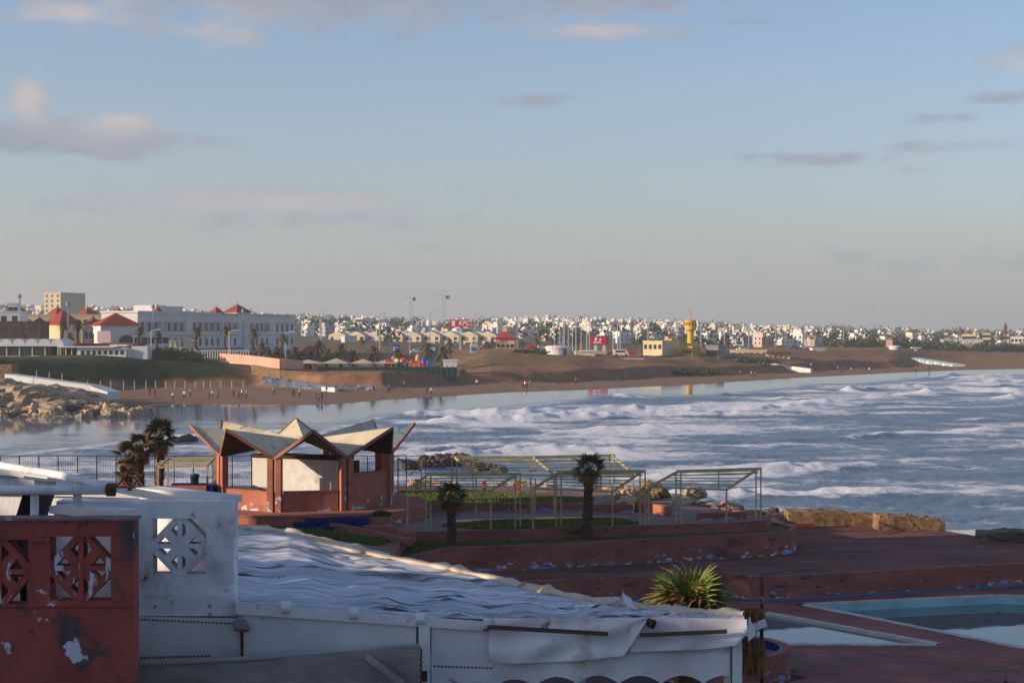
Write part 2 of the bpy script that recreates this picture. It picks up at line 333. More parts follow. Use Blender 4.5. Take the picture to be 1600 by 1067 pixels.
def column(px):
    g = lambda t: np.interp(px, TX, t)
    TYPX = [-700, 300, 400, 480, 500, 600, 690, 715, 760, 800, 900, 1000, 1100, 1200, 1300, 1400, 1450, 1500, 1600, 2300]; TYPY = [556, 555, 562, 576, 578, 578, 577, 568, 555, 553, 555, 556, 553, 550, 547, 547, 548, 549, 551, 548]
    Yw = (H-.8)*F/(g(T_yw)-HY); Yb = np.maximum((H-1.0)*F/(g(T_yb)-HY), Yw+8); Yt = Yb+g(T_rt); Yp = Yt+g(T_rp); Ym = Yp+230
    Yr = np.full_like(Ym, 1900.); z = lambda ty, Y: H-(g(ty)-HY)*Y/F
    Ys = [Yw-90, Yw, Yb, Yt, Yp, Ym, Yr, Yr+500, Yr+1500]
    zt = z(T_yt, Yt); zr = z(T_ys, Yr)
    zs = [np.full_like(Yw, -4.), np.full_like(Yw, .78), np.full_like(Yw, 1.0), zt, H-(np.interp(px, TYPX, TYPY)-HY)*Yp/F, z(T_ym, Ym), zr, zr*.9, zr*.5]
    return np.stack(Ys, -1), np.stack(zs, -1)
def terrain_z(px, Y):
    Ys, zs = column(np.array([float(px)])); return float(np.interp(Y, Ys[0], zs[0]))
def at(px, Y): return Vector((X(px, Y), Y, terrain_z(px, Y)))
def plat(px): return float(column(np.array([float(px)]))[0][0][4])
def shore_y(px): return float(H*F/(np.interp(px, TX, T_yw)-HY))
def build_terrain():
    px = np.linspace(-700, 2300, 430); Ys, zs = column(px)
    sub = [3, 6, 8, 10, 14, 30, 4, 4]; rows = []; zone = []
    for k, n in enumerate(sub):
        for i in range(n):
            t = i/n; rows.append((Ys[:, k]*(1-t)+Ys[:, k+1]*t, zs[:, k]*(1-t)+zs[:, k+1]*t)); zone.append(k+t)
    rows.append((Ys[:, -1], zs[:, -1])); zone.append(8)
    Y = np.stack([r[0] for r in rows]); Z = np.stack([r[1] for r in rows]); PX = np.tile(px, (len(rows), 1)); XX = (PX-800)/F*Y
    zo = np.tile(np.array(zone)[:, None], (1, len(px)))
    rel = fbm(XX/14, Y/14, 3, 4)-.5
    Z = Z+rel*np.where((zo > 1.9) & (zo < 4.6), 2.0, np.where(zo >= 4.6, 1.2, .12))*sstep(1.0, 2.0, zo)
    Z = Z+(fbm(XX/120, Y/120, 8, 3)-.5)*14*sstep(5.3, 6, zo)
    # true surface colours
    C = np.zeros(PX.shape+(3,)); n1 = fbm(XX/9, Y/9, 21, 4); n2 = fbm(XX/40, Y/40, 31, 4)
    c = lambda r, g, b: np.array(lin(r, g, b))
    sand = c(140, 110, 88)+(n1-.5)[..., None]*.05; dirt = c(146, 106, 77); green = c(46, 58, 27); scrub = c(112, 98, 58); hill = c(104, 98, 80)
    def mix(a, b, t): return a*(1-t[..., None])+b*t[..., None]
    C = sand*np.ones_like(C)
    C = mix(C, dirt*np.ones_like(C), sstep(1.9, 2.3, zo))
    gl = sstep(430, 330, PX)*sstep(2.05, 2.4, zo+(n1-.5)*.8)
    C = mix(C, (green+(n1-.5)[..., None]*.02)*np.ones_like(C), gl)
    g2 = sstep(3.3, 4.0, zo+(n2-.5)*1.6)*sstep(.42, .6, n1*.5+n2*.5)*(1-sstep(1250, 1500, PX)*.7)
    C = mix(C, scrub*np.ones_like(C), g2*.8)
    bump = np.exp(-((PX-1090)/80)**2)*sstep(2.9, 3.4, zo)*sstep(.4, .5, n1); C = mix(C, c(70, 78, 40)*np.ones_like(C), bump*.8)
    C = mix(C, hill*np.ones_like(C)*(.6+.8*n1[..., None]), sstep(4.6, 5.2, zo+(n2-.5)*.5)*(1-sstep(1420, 1600, PX)*sstep(6, 5, zo)*.5))
    C = np.clip(C, .01, 1)
    m = bpy.data.materials.new('land_surface'); m.use_nodes = True; N = m.node_tree.nodes; L = m.node_tree.links; b = N['Principled BSDF']
    at_ = N.new('ShaderNodeAttribute'); at_.attribute_name = 'tcol'
    ge = N.new('ShaderNodeNewGeometry'); nz = N.new('ShaderNodeTexNoise'); nz.inputs['Scale'].default_value = .35; nz.inputs['Detail'].default_value = 8
    L.new(ge.outputs['Position'], nz.inputs[0])
    mr = N.new('ShaderNodeMapRange'); mr.inputs[1].default_value = .3; mr.inputs[2].default_value = .7; mr.inputs[3].default_value = .72; mr.inputs[4].default_value = 1.25
    L.new(nz.outputs[0], mr.inputs[0])
    vm = N.new('ShaderNodeVectorMath'); vm.operation = 'SCALE'; L.new(at_.outputs['Color'], vm.inputs[0]); L.new(mr.outputs[0], vm.inputs['Scale']); L.new(vm.outputs[0], b.inputs['Base Color'])
    b.inputs['Roughness'].default_value = .95; b.inputs['Specular IOR Level'].default_value = .1
    bp = N.new('ShaderNodeBump'); bp.inputs['Strength'].default_value = .6; bp.inputs['Distance'].default_value = .6; L.new(nz.outputs[0], bp.inputs['Height']); L.new(bp.outputs[0], b.inputs['Normal'])
    me = np_mesh('ground', np.stack([XX, Y, Z], -1).reshape(-1, 3), grid_faces(*PX.shape), m)
    a = me.attributes.new('tcol', 'FLOAT_COLOR', 'POINT'); a.data.foreach_set('color', np.concatenate([C, np.ones(C.shape[:2]+(1,))], -1).astype(np.float32).ravel())
    tag(mesh_obj('ground', me), kind='structure')
build_terrain()
b = MB(); b.add([(-3600, -900, -4.5), (3600, -900, -4.5), (3600, 3500, -4.5), (-3600, 3500, -4.5)], [(0, 1, 2, 3)])
struct('sea_bed', mat('sea_bed_sand', lin(110, 92, 74), lin(96, 80, 66), .05, .95), b)
# ------------------------------------------------------------------ sea
def water_mat(name, deep, rough, bumpd, foam=False):
    m = bpy.data.materials.new(name); m.use_nodes = True; N = m.node_tree.nodes; L = m.node_tree.links; b = N['Principled BSDF']
    b.inputs['Roughness'].default_value = rough; b.inputs['IOR'].default_value = 1.33; b.inputs['Base Color'].default_value = (*deep, 1)
    ge = N.new('ShaderNodeNewGeometry'); mp = N.new('ShaderNodeMapping'); mp.inputs['Scale'].default_value = (1, .55, 1); L.new(ge.outputs['Position'], mp.inputs[0])
    nz = N.new('ShaderNodeTexNoise'); nz.inputs['Scale'].default_value = .9 if foam else 1.6; nz.inputs['Detail'].default_value = 6; L.new(mp.outputs[0], nz.inputs[0])
    bp = N.new('ShaderNodeBump'); bp.inputs['Distance'].default_value = bumpd; L.new(nz.outputs[0], bp.inputs['Height']); L.new(bp.outputs[0], b.inputs['Normal'])
    if foam:
        ac = N.new('ShaderNodeAttribute'); ac.attribute_name = 'calm'
        inv = N.new('ShaderNodeMath'); inv.operation = 'SUBTRACT'; inv.inputs[0].default_value = 1; L.new(ac.outputs['Fac'], inv.inputs[1]); L.new(inv.outputs[0], bp.inputs['Strength'])
        rr = N.new('ShaderNodeMapRange'); rr.inputs[3].default_value = rough; rr.inputs[4].default_value = .06; L.new(ac.outputs['Fac'], rr.inputs[0]); L.new(rr.outputs[0], b.inputs['Roughness'])
        af = N.new('ShaderNodeAttribute'); af.attribute_name = 'foam'
        m2 = N.new('ShaderNodeMapping'); m2.inputs['Scale'].default_value = (.42, .5, 1); L.new(ge.outputs['Position'], m2.inputs[0])
        n2 = N.new('ShaderNodeTexNoise'); n2.inputs['Scale'].default_value = 2.0; n2.inputs['Detail'].default_value = 10; n2.inputs['Roughness'].default_value = .75; n2.inputs['Distortion'].default_value = .6; L.new(m2.outputs[0], n2.inputs[0])
        ad = N.new('ShaderNodeMath'); ad.operation = 'ADD'; L.new(af.outputs['Fac'], ad.inputs[0]); L.new(n2.outputs[0], ad.inputs[1])
        cr = N.new('ShaderNodeMapRange'); cr.inputs[1].default_value = .88; cr.inputs[2].default_value = 1.10; L.new(ad.outputs[0], cr.inputs[0])
        d = N.new('ShaderNodeBsdfDiffuse'); d.inputs[0].default_value = (.80, .80, .82, 1)
        bp2 = N.new('ShaderNodeBump'); bp2.inputs['Distance'].default_value = .5; bp2.inputs['Strength'].default_value = .8; L.new(n2.outputs[0], bp2.inputs['Height']); L.new(bp2.outputs[0], d.inputs['Normal'])
        mx = N.new('ShaderNodeMixShader'); L.new(cr.outputs[0], mx.inputs[0]); L.new(b.outputs[0], mx.inputs[1]); L.new(d.outputs[0], mx.inputs[2])
        L.new(mx.outputs[0], N['Material Output'].inputs[0])
    else: bp.inputs['Strength'].default_value = .25
    return m
def build_sea():
    px = np.linspace(-420, 2020, 560); r = 85*(700/85)**np.linspace(0, 1, 640)
    PX, Y = np.meshgrid(px, r); XX = (PX-800)/F*Y
    yw = np.interp(px, TX, T_yw); Yw = np.tile((H-.8)*F/(yw-HY), (len(r), 1))
    py = HY+H*F/Y                                                       # only used as a measure of distance
    d = Yw-Y                                                            # metres to the waterline along the view
    calm_w = np.interp(PX, [-420, 150, 400, 560, 700, 850, 1000, 1200, 1400, 1650, 2020], [75, 75, 75, 72, 64, 52, 46, 55, 50, 42, 40])
    edge = d/calm_w+(fbm(XX/22, Y/60, 4, 3)-.5)*.9
    calm = 1-sstep(.75, 1.25, edge)
    wv = fbm(XX/55, Y/55, 11, 3)-.5; w2 = fbm(XX/16, Y/20, 12, 3)-.5
    ph = (XX*.42-Y*.9)/25*2*PI+wv*15+w2*3.0
    cw = np.exp(4.0*(np.cos(ph)-1)); amp = sstep(.44, .66, fbm(XX/26+7, Y/34+3, 41, 4))
    ph2 = (XX*.25-Y*.97)/9.5*2*PI+wv*11+w2*5
    off = 1-calm
    far = np.interp(Y, [85, 130, 260, 450], [.55, .75, .9, .95])
    Z = off*(cw*amp*(1.0+1.3*(fbm(XX/2.2, Y/3.5, 91, 3)-.5))*far+.10*np.cos(ph2)+(fbm(XX/3.2, Y/3.2, 51, 3)-.5)*.34)-.03
    Z = Z+off*(w2*.35)+.8*np.clip(1-d/calm_w, 0, 1)+np.minimum(d, 0)*.06
    trail = np.exp(1.0*(np.cos(ph+.9)-1))                              # foam left on the back of a breaker
    dens = np.interp(d, [0, 30, 70, 140, 210, 330, 600], [0, .2, .46, .50, .42, .31, .29])
    dens = dens+np.interp(PX, [0, 600, 1000, 1400, 1700], [.03, .04, 0, -.02, -.02])
    patch = (fbm(XX/13, Y/7, 61, 5)-.5)*.8+(fbm(XX/4, Y/2.5, 66, 3)-.5)*.45
    foam = off*(dens*.86+patch*.9+amp*(cw*.78+trail*.14))+.03
    lip = np.exp(-((edge-.98)/.10)**2)*sstep(.42, .6, fbm(XX/18, Y/30, 77, 3)); foam = np.maximum(foam, lip*.52)
    shore = np.exp(-((Y-93)/9.)**2)*sstep(.45, .65, fbm(XX/4, Y/4, 71, 3))*.35; foam = foam+shore*(PX > 1150)
    foam = foam*(1-.9*sstep(.6, 1, calm)*(lip < .2))
    me = np_mesh('sea', np.stack([XX, Y, Z], -1).reshape(-1, 3), grid_faces(*PX.shape), water_mat('sea_water', (.11, .15, .205), .32, .35, True))
    for nm, a in (('foam', foam), ('calm', calm)):
        t = me.attributes.new(nm, 'FLOAT', 'POINT'); t.data.foreach_set('value', a.astype(np.float32).ravel())
    tag(mesh_obj('sea', me), kind='structure')
build_sea()
POOLW = water_mat('pool_water', (.10, .17, .18), .02, .02)
# ------------------------------------------------------------------ foreground levels
ZP, ZM, ZG, ZPL = .75, 1.8, 3.3, 3.9                                   # pool deck, middle deck, garden, pavilion plinth
poolR = [(12.8, 72.2), (21.8, 74.7), (32, 72.0), (32, 52), (25.9, 52)]
poolL = [(16.0, 63.0), (10.6, 70.07), (6.0, 71.0), (4.0, 63.2)]
b = MB(); b.prism([(-70, -30), (60, -30), (60, 80), (-70, 80)], -2, ZP, [poolR, poolL]); deck_o = struct('pool_deck', M['joint'], b)
b = MB(); b.prism([(-70, 66), (-10, 68), (-.55, 71.3), (9.5, 75), (11, 73.2), (23.9, 77.7), (38, 82.3), (38, 83.4), (26.1, 85), (23.4, 91.2), (15.4, 100), (8, 103), (-10, 104), (-70, 104)], -2, ZM)
mid_o = struct('middle_deck', M['deck'], b)
INNER = [(-4.95, 64), (-4.95, 76.9), (.9, 77.7), (4.8, 79.1), (10.4, 80.6), (12.3, 81.5), (12.75, 82.4), (12.4, 84.6), (9.5, 91), (7.5, 98), (0, 101), (-70, 101), (-70, 64)]
b = MB(); b.prism(INNER, -1, ZG); garden_o = struct('garden_terrace', M['path'], b)
OUTER = [(-5.0, 71.0), (-4.4, 72.1), (-2.9, 74.7), (0, 75.6), (2.95, 76.6), (6.0, 77.8), (9.1, 79.0), (12.4, 80.4), (13.5, 81.3), (14.0, 82.6), (13.7, 84.4), (12.4, 86.0)]
t = thing('planter_wall', 'long curved terracotta planter wall with blue paint flakes below the pergolas', 'wall', (3, 78, ZM))
for a, c in zip(OUTER[:-1], OUTER[1:]): part('wall_panel', M['red_flake'], t, 'wallseg', a, c, .22, ZM-.02, 2.93)
b = MB(); soil = [(x, y) for x, y in OUTER]+INNER[5:8][::-1]+INNER[1:5][::-1]; 
b.prism([(x, y) for x, y in OUTER]+[INNER[7], INNER[6], INNER[5], INNER[4], INNER[3], INNER[2], INNER[1]], 1.9, 2.79); b.build('soil', M['turf'], t)
t = thing('garden_wall', 'low terracotta wall edging the raised garden behind the palms', 'wall', (3, 80, 2.6))
for a, c in zip(INNER[:-1][:8], INNER[1:][:8]): part('wall_panel', M['red_flake'], t, 'wallseg', a, c, .2, 1.85, ZG+.09)
def pt_in(p, poly):
    x, y = p; r = False; j = len(poly)-1
    for i in range(len(poly)):
        xi, yi = poly[i]; xj, yj = poly[j]
        if (yi > y) != (yj > y) and x < (xj-xi)*(y-yi)/(yj-yi)+xi: r = not r
        j = i
    return r
# pool deck tiles: the ones that show largest are pieces of their own, the rest one mesh
tb = MB(); tb.box(-.24, .24, -.24, .24, 0, .022); TILE = tb.mesh('deck_tile', M['tile'])
ca, sa = math.cos(math.radians(32)), math.sin(math.radians(32)); tl = []
for i in range(-10, 130):
    for j in range(-60, 120):
        x = i*.5*ca-j*.5*sa; y = 46+i*.5*sa+j*.5*ca
        if not (5.2 < x < 26 and 50 < y < 78 and x/y < .335 and x/y > .09): continue
        cs = [(x+.26*(u*ca-v*sa), y+.26*(u*sa+v*ca)) for u in (-1, 1) for v in (-1, 1)]+[(x, y)]
        if any(pt_in(c, poolR) or pt_in(c, poolL) for c in cs): continue
        if y > 70+ .3*x and x > 9: 
            if y > 73.0+(x-11)*.349-.3: continue
        if (x-7.3)**2+(y-57.5)**2 < 2.6**2: continue
        tl.append((x, y))
tl.sort(key=lambda p: p[1]); rest = MB(); dl = root_loc(deck_o)
for i, (x, y) in enumerate(tl):
    dz = random.uniform(-.004, .004)
    if i < 290:
        o = mesh_obj('deck_tile', TILE, deck_o, (x-dl.x, y-dl.y, ZP+.002+dz-dl.z)); o.rotation_euler = (0, 0, math.radians(32))
    else:
        rest.hexa([(x+.24*(u*ca-v*sa), y+.24*(u*sa+v*ca), ZP+.002+dz+h) for h in (0, .022) for u, v in ((-1, -1), (1, -1), (1, 1), (-1, 1))])
tag(rest.build('deck_tiling', M['tile'], deck_o), kind='stuff')
def pool(name, label, poly, wz, lm='poolwall'):
    t = thing(name, label, 'pool', (poly[0][0], poly[0][1], 0))
    b = MB(); b.prism(poly, wz-.6, wz); b.build('water', POOLW, t)
    cx = sum(p[0] for p in poly)/len(poly); cy = sum(p[1] for p in poly)/len(poly)
    for a, c in zip(poly, poly[1:]+poly[:1]):
        d = Vector((c[0]-a[0], c[1]-a[1])).normalized(); n = Vector((-d.y, d.x))
        if n.dot(Vector((cx-a[0], cy-a[1]))) < 0: n = -n
        a2 = Vector(a)+n*.04; c2 = Vector(c)+n*.04; part('lining', M[lm], t, 'wallseg', a2, c2, .10, -.4, ZP-.01)
        a3 = Vector(a)-n*.13; c3 = Vector(c)-n*.13; part('coping', M['coping'], t, 'wallseg', a3, c3, .36, ZP-.05, ZP+.05)
    return t
pool('swimming_pool', 'large swimming pool with turquoise sides and pale diagonal coping', poolR, .42)
pool('wading_pool', 'narrow pointed pool with cream coping beside the curved red bar wall', poolL, .69, 'coping')
# retaining wall of the middle deck with its blue base line
edge = [(-10, 68), (-.55, 71.3), (9.5, 75), (11, 73.2), (23.9, 77.7), (38, 82.3)]
t = thing('retaining_wall', 'terracotta retaining wall with blue base stripe behind the swimming pool', 'wall', (11, 73.2, ZP))
for a, c in zip(edge[:-1], edge[1:]):
    d = (Vector(c)-Vector(a)).normalized(); n = Vector((d.y, -d.x))
    part('wall_panel', M['red_flake'], t, 'wallseg', Vector(a)+n*.08, Vector(c)+n*.08, .24, ZP-.02, ZM+.06)
    part('base_stripe', M['bluestripe'], t, 'wallseg', Vector(a)+n*.22, Vector(c)+n*.22, .05, ZP-.01, ZP+.12)
b = MB(); arc = [(9.62+.12, 74.70)]; 
d = (Vector((11, 73.2))-Vector((9.5, 75))).normalized(); n = Vector((-d.y, d.x))*-1 if False else Vector((d.y, -d.x))
base = Vector((9.7, 74.76))+n*.2; vs = []; 
for k in range(11):
    u = k/10*1.7; h = .72*math.sqrt(max(0, 1-((u-.85)/.85)**2))**.7+.06
    q = base+d*u; vs += [(q.x, q.y, ZP+.05), (q.x, q.y, ZP+.05+h)]
for k in range(11):
    q = base+d*(k/10*1.7)+n*.05; vs += [(q.x, q.y, vs[2*k][2]), (q.x, q.y, vs[2*k+1][2])]
fs = []
for k in range(10): fs += [(2*k, 2*k+1, 2*k+3, 2*k+2), (22+2*k, 22+2*k+2, 22+2*k+3, 22+2*k+1), (2*k+1, 22+2*k+1, 22+2*k+3, 2*k+3)]
b.add(vs, fs); b.build('arched_panel', M['terra'], t)
# round bar wall by the wading pool
t = thing('round_bar_wall', 'curved red bar wall with navy tiled rim, paint flaking, next to wading pool', 'bar wall', (7.3, 57.5, ZP))
b = MB(); b.lathe([(2.3, 0), (2.3, 1.0), (2.02, 1.0), (2.02, 0)], 40, (7.3, 57.5, ZP), False); b.build('wall', M['red_flake'], t)
b = MB(); b.lathe([(2.01, .72), (2.01, .985), (1.95, .985), (1.95, .72), (2.01, .72)], 40, (7.3, 57.5, ZP), False); b.build('tile_band', M['bluetile'], t)
b = MB(); b.lathe([(.01, .70), (1.98, .70), (1.98, .62), (.01, .62)], 40, (7.3, 57.5, ZP)); b.build('inner_floor', M['path'], t)
t = thing('pool_ladder', 'bent grey steel handrail standing on the red tiles by the pool', 'handrail', G(1571, 1066, ZP+.03))
q = G(1571, 1066, ZP); b = MB(); b.tube([q, q+Vector((0, 0, .40)), q+Vector((.08, 0, .48)), q+Vector((.3, .05, .47)), q+Vector((.52, .1, .36))], .035, 10); b.build('rail', M['grey'], t, True)
b = MB(); b.lathe([(.08, 0), (.08, .03), (.04, .05)], 12, q+Vector((0, 0, .02))); b.build('base_flange', M['dark'], t)
# ------------------------------------------------------------------ lawns (uncountable blades)
def lawn(name, label, poly, z, n, h=.16, seed=1):
    rs = np.random.RandomState(seed); a = np.array(poly); lo = a.min(0); hi = a.max(0); pts = []
    while len(pts) < n:
        p = rs.uniform(lo, hi)
        if pt_in(p, poly): pts.append(p)
    p = np.array(pts); th = rs.uniform(0, 2*PI, n); w = rs.uniform(.015, .035, n); hh = rs.uniform(.4, 1.0, n)*h*(.6+.8*fbm(p[:, 0], p[:, 1], seed, 2))
    dx = np.cos(th)*w; dy = np.sin(th)*w; lx = rs.normal(0, .05, n); ly = rs.normal(0, .05, n)
    v = np.stack([np.stack([p[:, 0]-dx, p[:, 1]-dy, np.full(n, z)], -1), np.stack([p[:, 0]+dx, p[:, 1]+dy, np.full(n, z)], -1), np.stack([p[:, 0]+lx, p[:, 1]+ly, z+hh], -1)], 1).reshape(-1, 3)
    me = np_mesh(name, v, np.arange(3*n).reshape(-1, 3), M['grass'], False)
    o = mesh_obj(name, me); tag(o, label, 'grass', None, 'stuff')
    b = MB(); b.prism(poly, z-.05, z+.012); b.build('turf', M['turf'], o)
gp = lambda px, py, z=ZG: tuple(G(px, py, z)[:2])
lawn('planter_grass', 'rough grass growing in the curved planter below the pergolas', [(x+.1, y+.15) for x, y in OUTER[1:9]]+[(x, y-.12) for x, y in INNER[2:6][::-1]]+[(-4.75, 76.7)], 2.80, 16000, .2, 3)
lawn('garden_lawn', 'oval green lawn inside the pergola garden', [gp(690, 822), gp(760, 814), gp(960, 811), gp(1000, 818), gp(900, 828.5), gp(740, 827)], ZG+.015, 14000, .16, 4)
lawn('sunlit_lawn', 'sunlit yellowing lawn beside the pavilion facing the sea', [gp(615, 788), gp(625, 766), gp(790, 770), gp(930, 779), gp(900, 786), gp(640, 792)], ZG+.015, 16000, .14, 5)
lawn('path_lawn', 'wedge of grass along the sloping path before the pavilion steps', [gp(455, 829), gp(480, 826), gp(612, 846), gp(590, 853), gp(520, 843)], ZG+.015, 9000, .16, 6)
lawn('step_lawn', 'small grass strip at the foot of the round plinth', [gp(380, 824), gp(470, 821), gp(474, 824), gp(400, 830)], ZG+.015, 5000, .16, 7)
def lowwall(name, label, pts, h, t=.3, m='red_flake', z=ZG):
    e = thing(name, label, 'wall', (pts[0][0], pts[0][1], z))
    for a, c in zip(pts[:-1], pts[1:]): part('wall_panel', M[m], e, 'wallseg', a, c, t, z-.02, z+h)
lowwall('kerb_wall', 'low terracotta kerb stepping down beside the sloping path', [gp(505, 824), gp(570, 836), gp(640, 852)], .3)
lowwall('kerb_wall', 'short thick terracotta kerb block at the end of the path grass', [gp(572, 834), gp(628, 838), gp(642, 846)], .42, .5)
lowwall('back_wall', 'long low terracotta wall in sun behind the rear pergola', [gp(620, 803), gp(700, 797), gp(860, 797), gp(990, 800)], .38, .3)
lowwall('bench_wall', 'low pale terracotta bench wall on the seaward side of the garden', [gp(975, 796), gp(1010, 799), gp(1045, 806)], .5, .4, 'terra')
lowwall('seat_wall', 'low terracotta seat wall under the separate pergola by the rubble', [gp(1090, 812), gp(1165, 810)], .35, .4)
# hedge planters beside the steps
def leaf_clump(b, c, r, n, s):
    for _ in range(n):
        d = Vector((random.gauss(0, 1), random.gauss(0, 1), random.gauss(0, 1))).normalized()
        p = Vector(c)+Vector((d.x*r[0], d.y*r[1], d.z*r[2]))*random.uniform(.55, 1.0)**.5
        u = Vector((random.gauss(0, 1), random.gauss(0, 1), random.gauss(0, 1))).normalized(); w = u.orthogonal().normalized()
        k = s*random.uniform(.6, 1.3); b.add([p-u*k, p+w*k*.45, p+u*k, p-w*k*.45], [(0, 1, 2, 3)])
t = thing('hedge_planter', 'long terracotta planter with a low hedge right of the blue steps', 'planter', gp(600, 806)+(ZG,))
q0 = Vector(gp(590, 808)); q1 = Vector(gp(668, 800)); part('trough', M['terra'], t, 'wallseg', q0, q1, .7, ZG-.01, ZG+.35)
b = MB(); [leaf_clump(b, (*(q0.lerp(q1, k/14)), ZG+.42), (.25, .35, .16), 70, .07) for k in range(15)]; b.build('hedge', M['hedge'], t)
t = thing('corner_planter', 'square terracotta planter box with shrub at the corner of the blue steps', 'planter', gp(594, 822)+(ZG,))
q = Vector(gp(594, 822)); b = MB(); b.box(q.x-.5, q.x+.5, q.y-.1, q.y+.9, ZG-.01, ZG+.45); b.build('trough', M['terra'], t)
b = MB(); leaf_clump(b, (q.x, q.y+.4, ZG+.5), (.5, .45, .22), 420, .07); b.build('shrub', M['hedge'], t)
# ------------------------------------------------------------------ pavilion with folded star roof
PC = Vector((X(475, 85), 85.0, ZPL))
t = thing('pavilion', 'octagonal terracotta pavilion with folded star shaped cream roof on round plinth', 'pavilion', PC)
def pol(r, deg, z): a = math.radians(deg); return Vector((PC.x+r*math.sin(a), PC.y-r*math.cos(a), z))
b = MB(); b.lathe([(6.3, 0), (6.3, .52), (6.36, .53), (6.36, .6), (0.01, .6)], 64, (PC.x, PC.y, ZG-.005)); b.build('plinth', M['terra'], t)
zc, zpk, zv = 7.12, 7.92, 6.5
cen = Vector((PC.x, PC.y, zc))
def plate(a, c, d, th, m):                                             # thick triangle plate with fascia rim
    n = (c-a).cross(d-a).normalized()
    if n.z < 0: n = -n
    dn = -n*th; b = MB(); b.add([a, c, d], [(0, 1, 2) if (c-a).cross(d-a).z > 0 else (0, 2, 1)]); o = b.build('roof_plate', m, t)
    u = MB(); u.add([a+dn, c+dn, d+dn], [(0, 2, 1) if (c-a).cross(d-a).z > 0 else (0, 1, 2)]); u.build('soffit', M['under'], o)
    return o
for k in range(8):
    pk = pol(5.72, 11.5+45*k, zpk)
    for sgn in (-1, 1):
        vl = pol(4.62, 11.5+45*k+22.5*sgn, zv)
        o = plate(cen, pk, vl, .10, M['roofblue'] if (k == 2) else M['roofpl'])
        e = MB(); e.bar(pk+Vector((0, 0, -.03)), vl+Vector((0, 0, -.03)), .07, .15); e.build('fascia', M['fascia'], t)
b = MB(); b.lathe([(.55, 0), (.5, .12), (.3, .2), (.01, .22)], 16, cen-Vector((0, 0, .04))); b.build('roof_boss', M['roofpl'], t, True)
for k in range(8):
    ang = 34+45*k
    for s in (-1, 1):
        q = pol(4.5, ang+s*2.6, ZPL); a = math.radians(ang)
        rr = Vector((math.sin(a), -math.cos(a), 0)); tt = Vector((math.cos(a), math.sin(a), 0))
        c = MB(); h = zv-.02-ZPL; cc = q+Vector((0, 0, h/2)); hx = tt*.14; hy = rr*.16; hz = Vector((0, 0, h/2))
        c.hexa([cc-hx-hy-hz, cc+hx-hy-hz, cc+hx+hy-hz, cc-hx+hy-hz, cc-hx-hy+hz, cc+hx-hy+hz, cc+hx+hy+hz, cc-hx+hy+hz]); c.build('column', M['terra'], t)
    mid = ang+22.5; a0 = pol(4.42, ang+5, 0); a1 = pol(4.42, ang+40, 0)
    hh = {34: 1.75, 79: .95, 304: .95, 349: .95}.get(ang % 360, .95)
    if ang % 360 in (169, 214): continue                                # open towards the sea
    part('parapet', M['terra'], t, 'wallseg', a0, a1, .16, ZPL-.01, ZPL+hh)
    part('sill', M['fascia'], t, 'wallseg', a0, a1, .22, ZPL+hh, ZPL+hh+.05)
k = thing('kiosk', 'white kiosk block with dark cornice standing inside the star roofed pavilion', 'kiosk', (X(470, 86), 86, ZPL))
x0, x1 = X(399, 85), X(541, 85); a0 = Vector((x0, 86.6)); a1 = Vector((x1, 84.4))
part('wall', M['white_clean'], k, 'wallseg', a0, a1, 1.5, ZPL, 6.15)
d = (a1-a0).normalized(); nn = Vector((d.y, -d.x))
part('cornice', M['under'], k, 'wallseg', a0-d*.06, a1+d*.06, 1.62, 6.15, 6.3)
part('hatch', M['grey'], k, 'wallseg', a0+d*.5+nn*.76, a0+d*1.25+nn*.76, .04, ZPL+.25, ZPL+.75)
part('shutter', M['white'], k, 'wallseg', a0+d*2.1+nn*.76, a0+d*4.3+nn*.76, .05, ZPL+.5, ZPL+1.95)
part('pier', M['under'], k, 'wallseg', a1+d*.3, a1+d*.7, .5, ZPL, 6.1)
# blue steps
t = thing('blue_steps', 'three navy tiled steps leading up to the round pavilion plinth', 'steps', (X(518, 79), 79, ZG))
for i in range(3): part('step', M['bluetile'], t, 'box', X(461, 79), X(577, 79), 78.1+.33*i, 78.45+.33*i+(1.2 if i == 2 else 0.0), ZG-.005, ZG+.16*(i+1))
# low orange counter with blue inside, green bin, small cream pergola
t = thing('counter_wall', 'low orange counter wall with navy inner face left of the pavilion', 'wall', (X(290, 82), 82, ZG))
part('wall', M['terra'], t, 'box', X(258, 82), X(322, 82), 82, 82.3, ZG-.01, ZY(759, 82)); part('return_wall', M['bluetile'], t, 'box', X(322, 82)+.003, X(322, 82)+.3, 82.05, 86, ZG-.01, ZY(757, 82))
part('rear_wall', M['bluetile'], t, 'box', X(268, 86), X(322, 82), 86.003, 86.3, ZG-.01, ZY(755, 86))
q = Vector((X(304, 86.15), 86.15, ZY(755, 86)-.003)); b = MB(); b.lathe([(.20, 0), (.24, .38), (.26, .38), (.26, .44), (.15, .5), (.01, .5)], 14, q); one('waste_bin', 'small green bin standing on the navy counter wall', 'bin', M['green'], b, None, True)
def seg_parts(name, m, t, pairs, w, h=None):
    for a, c in pairs: part(name, m, t, 'bar', a, c, w, h)
t = thing('pergola_frame', 'small cream pergola frame left of the pavilion near the shaggy palms', 'pergola', (X(290, 87), 87, ZG), 'pergola frames in the garden')
pa = [P(247, 730, 86.5), P(324, 727, 86.5), P(336, 714, 89.5), P(262, 717, 89.5)]
seg_parts('post', M['steel'], t, [((q.x, q.y, ZG-.02), q) for q in pa], .09)
seg_parts('beam', M['steel'], t, [(pa[0], pa[1]), (pa[3], pa[2]), (pa[0], pa[3]), (pa[1], pa[2])], .1)
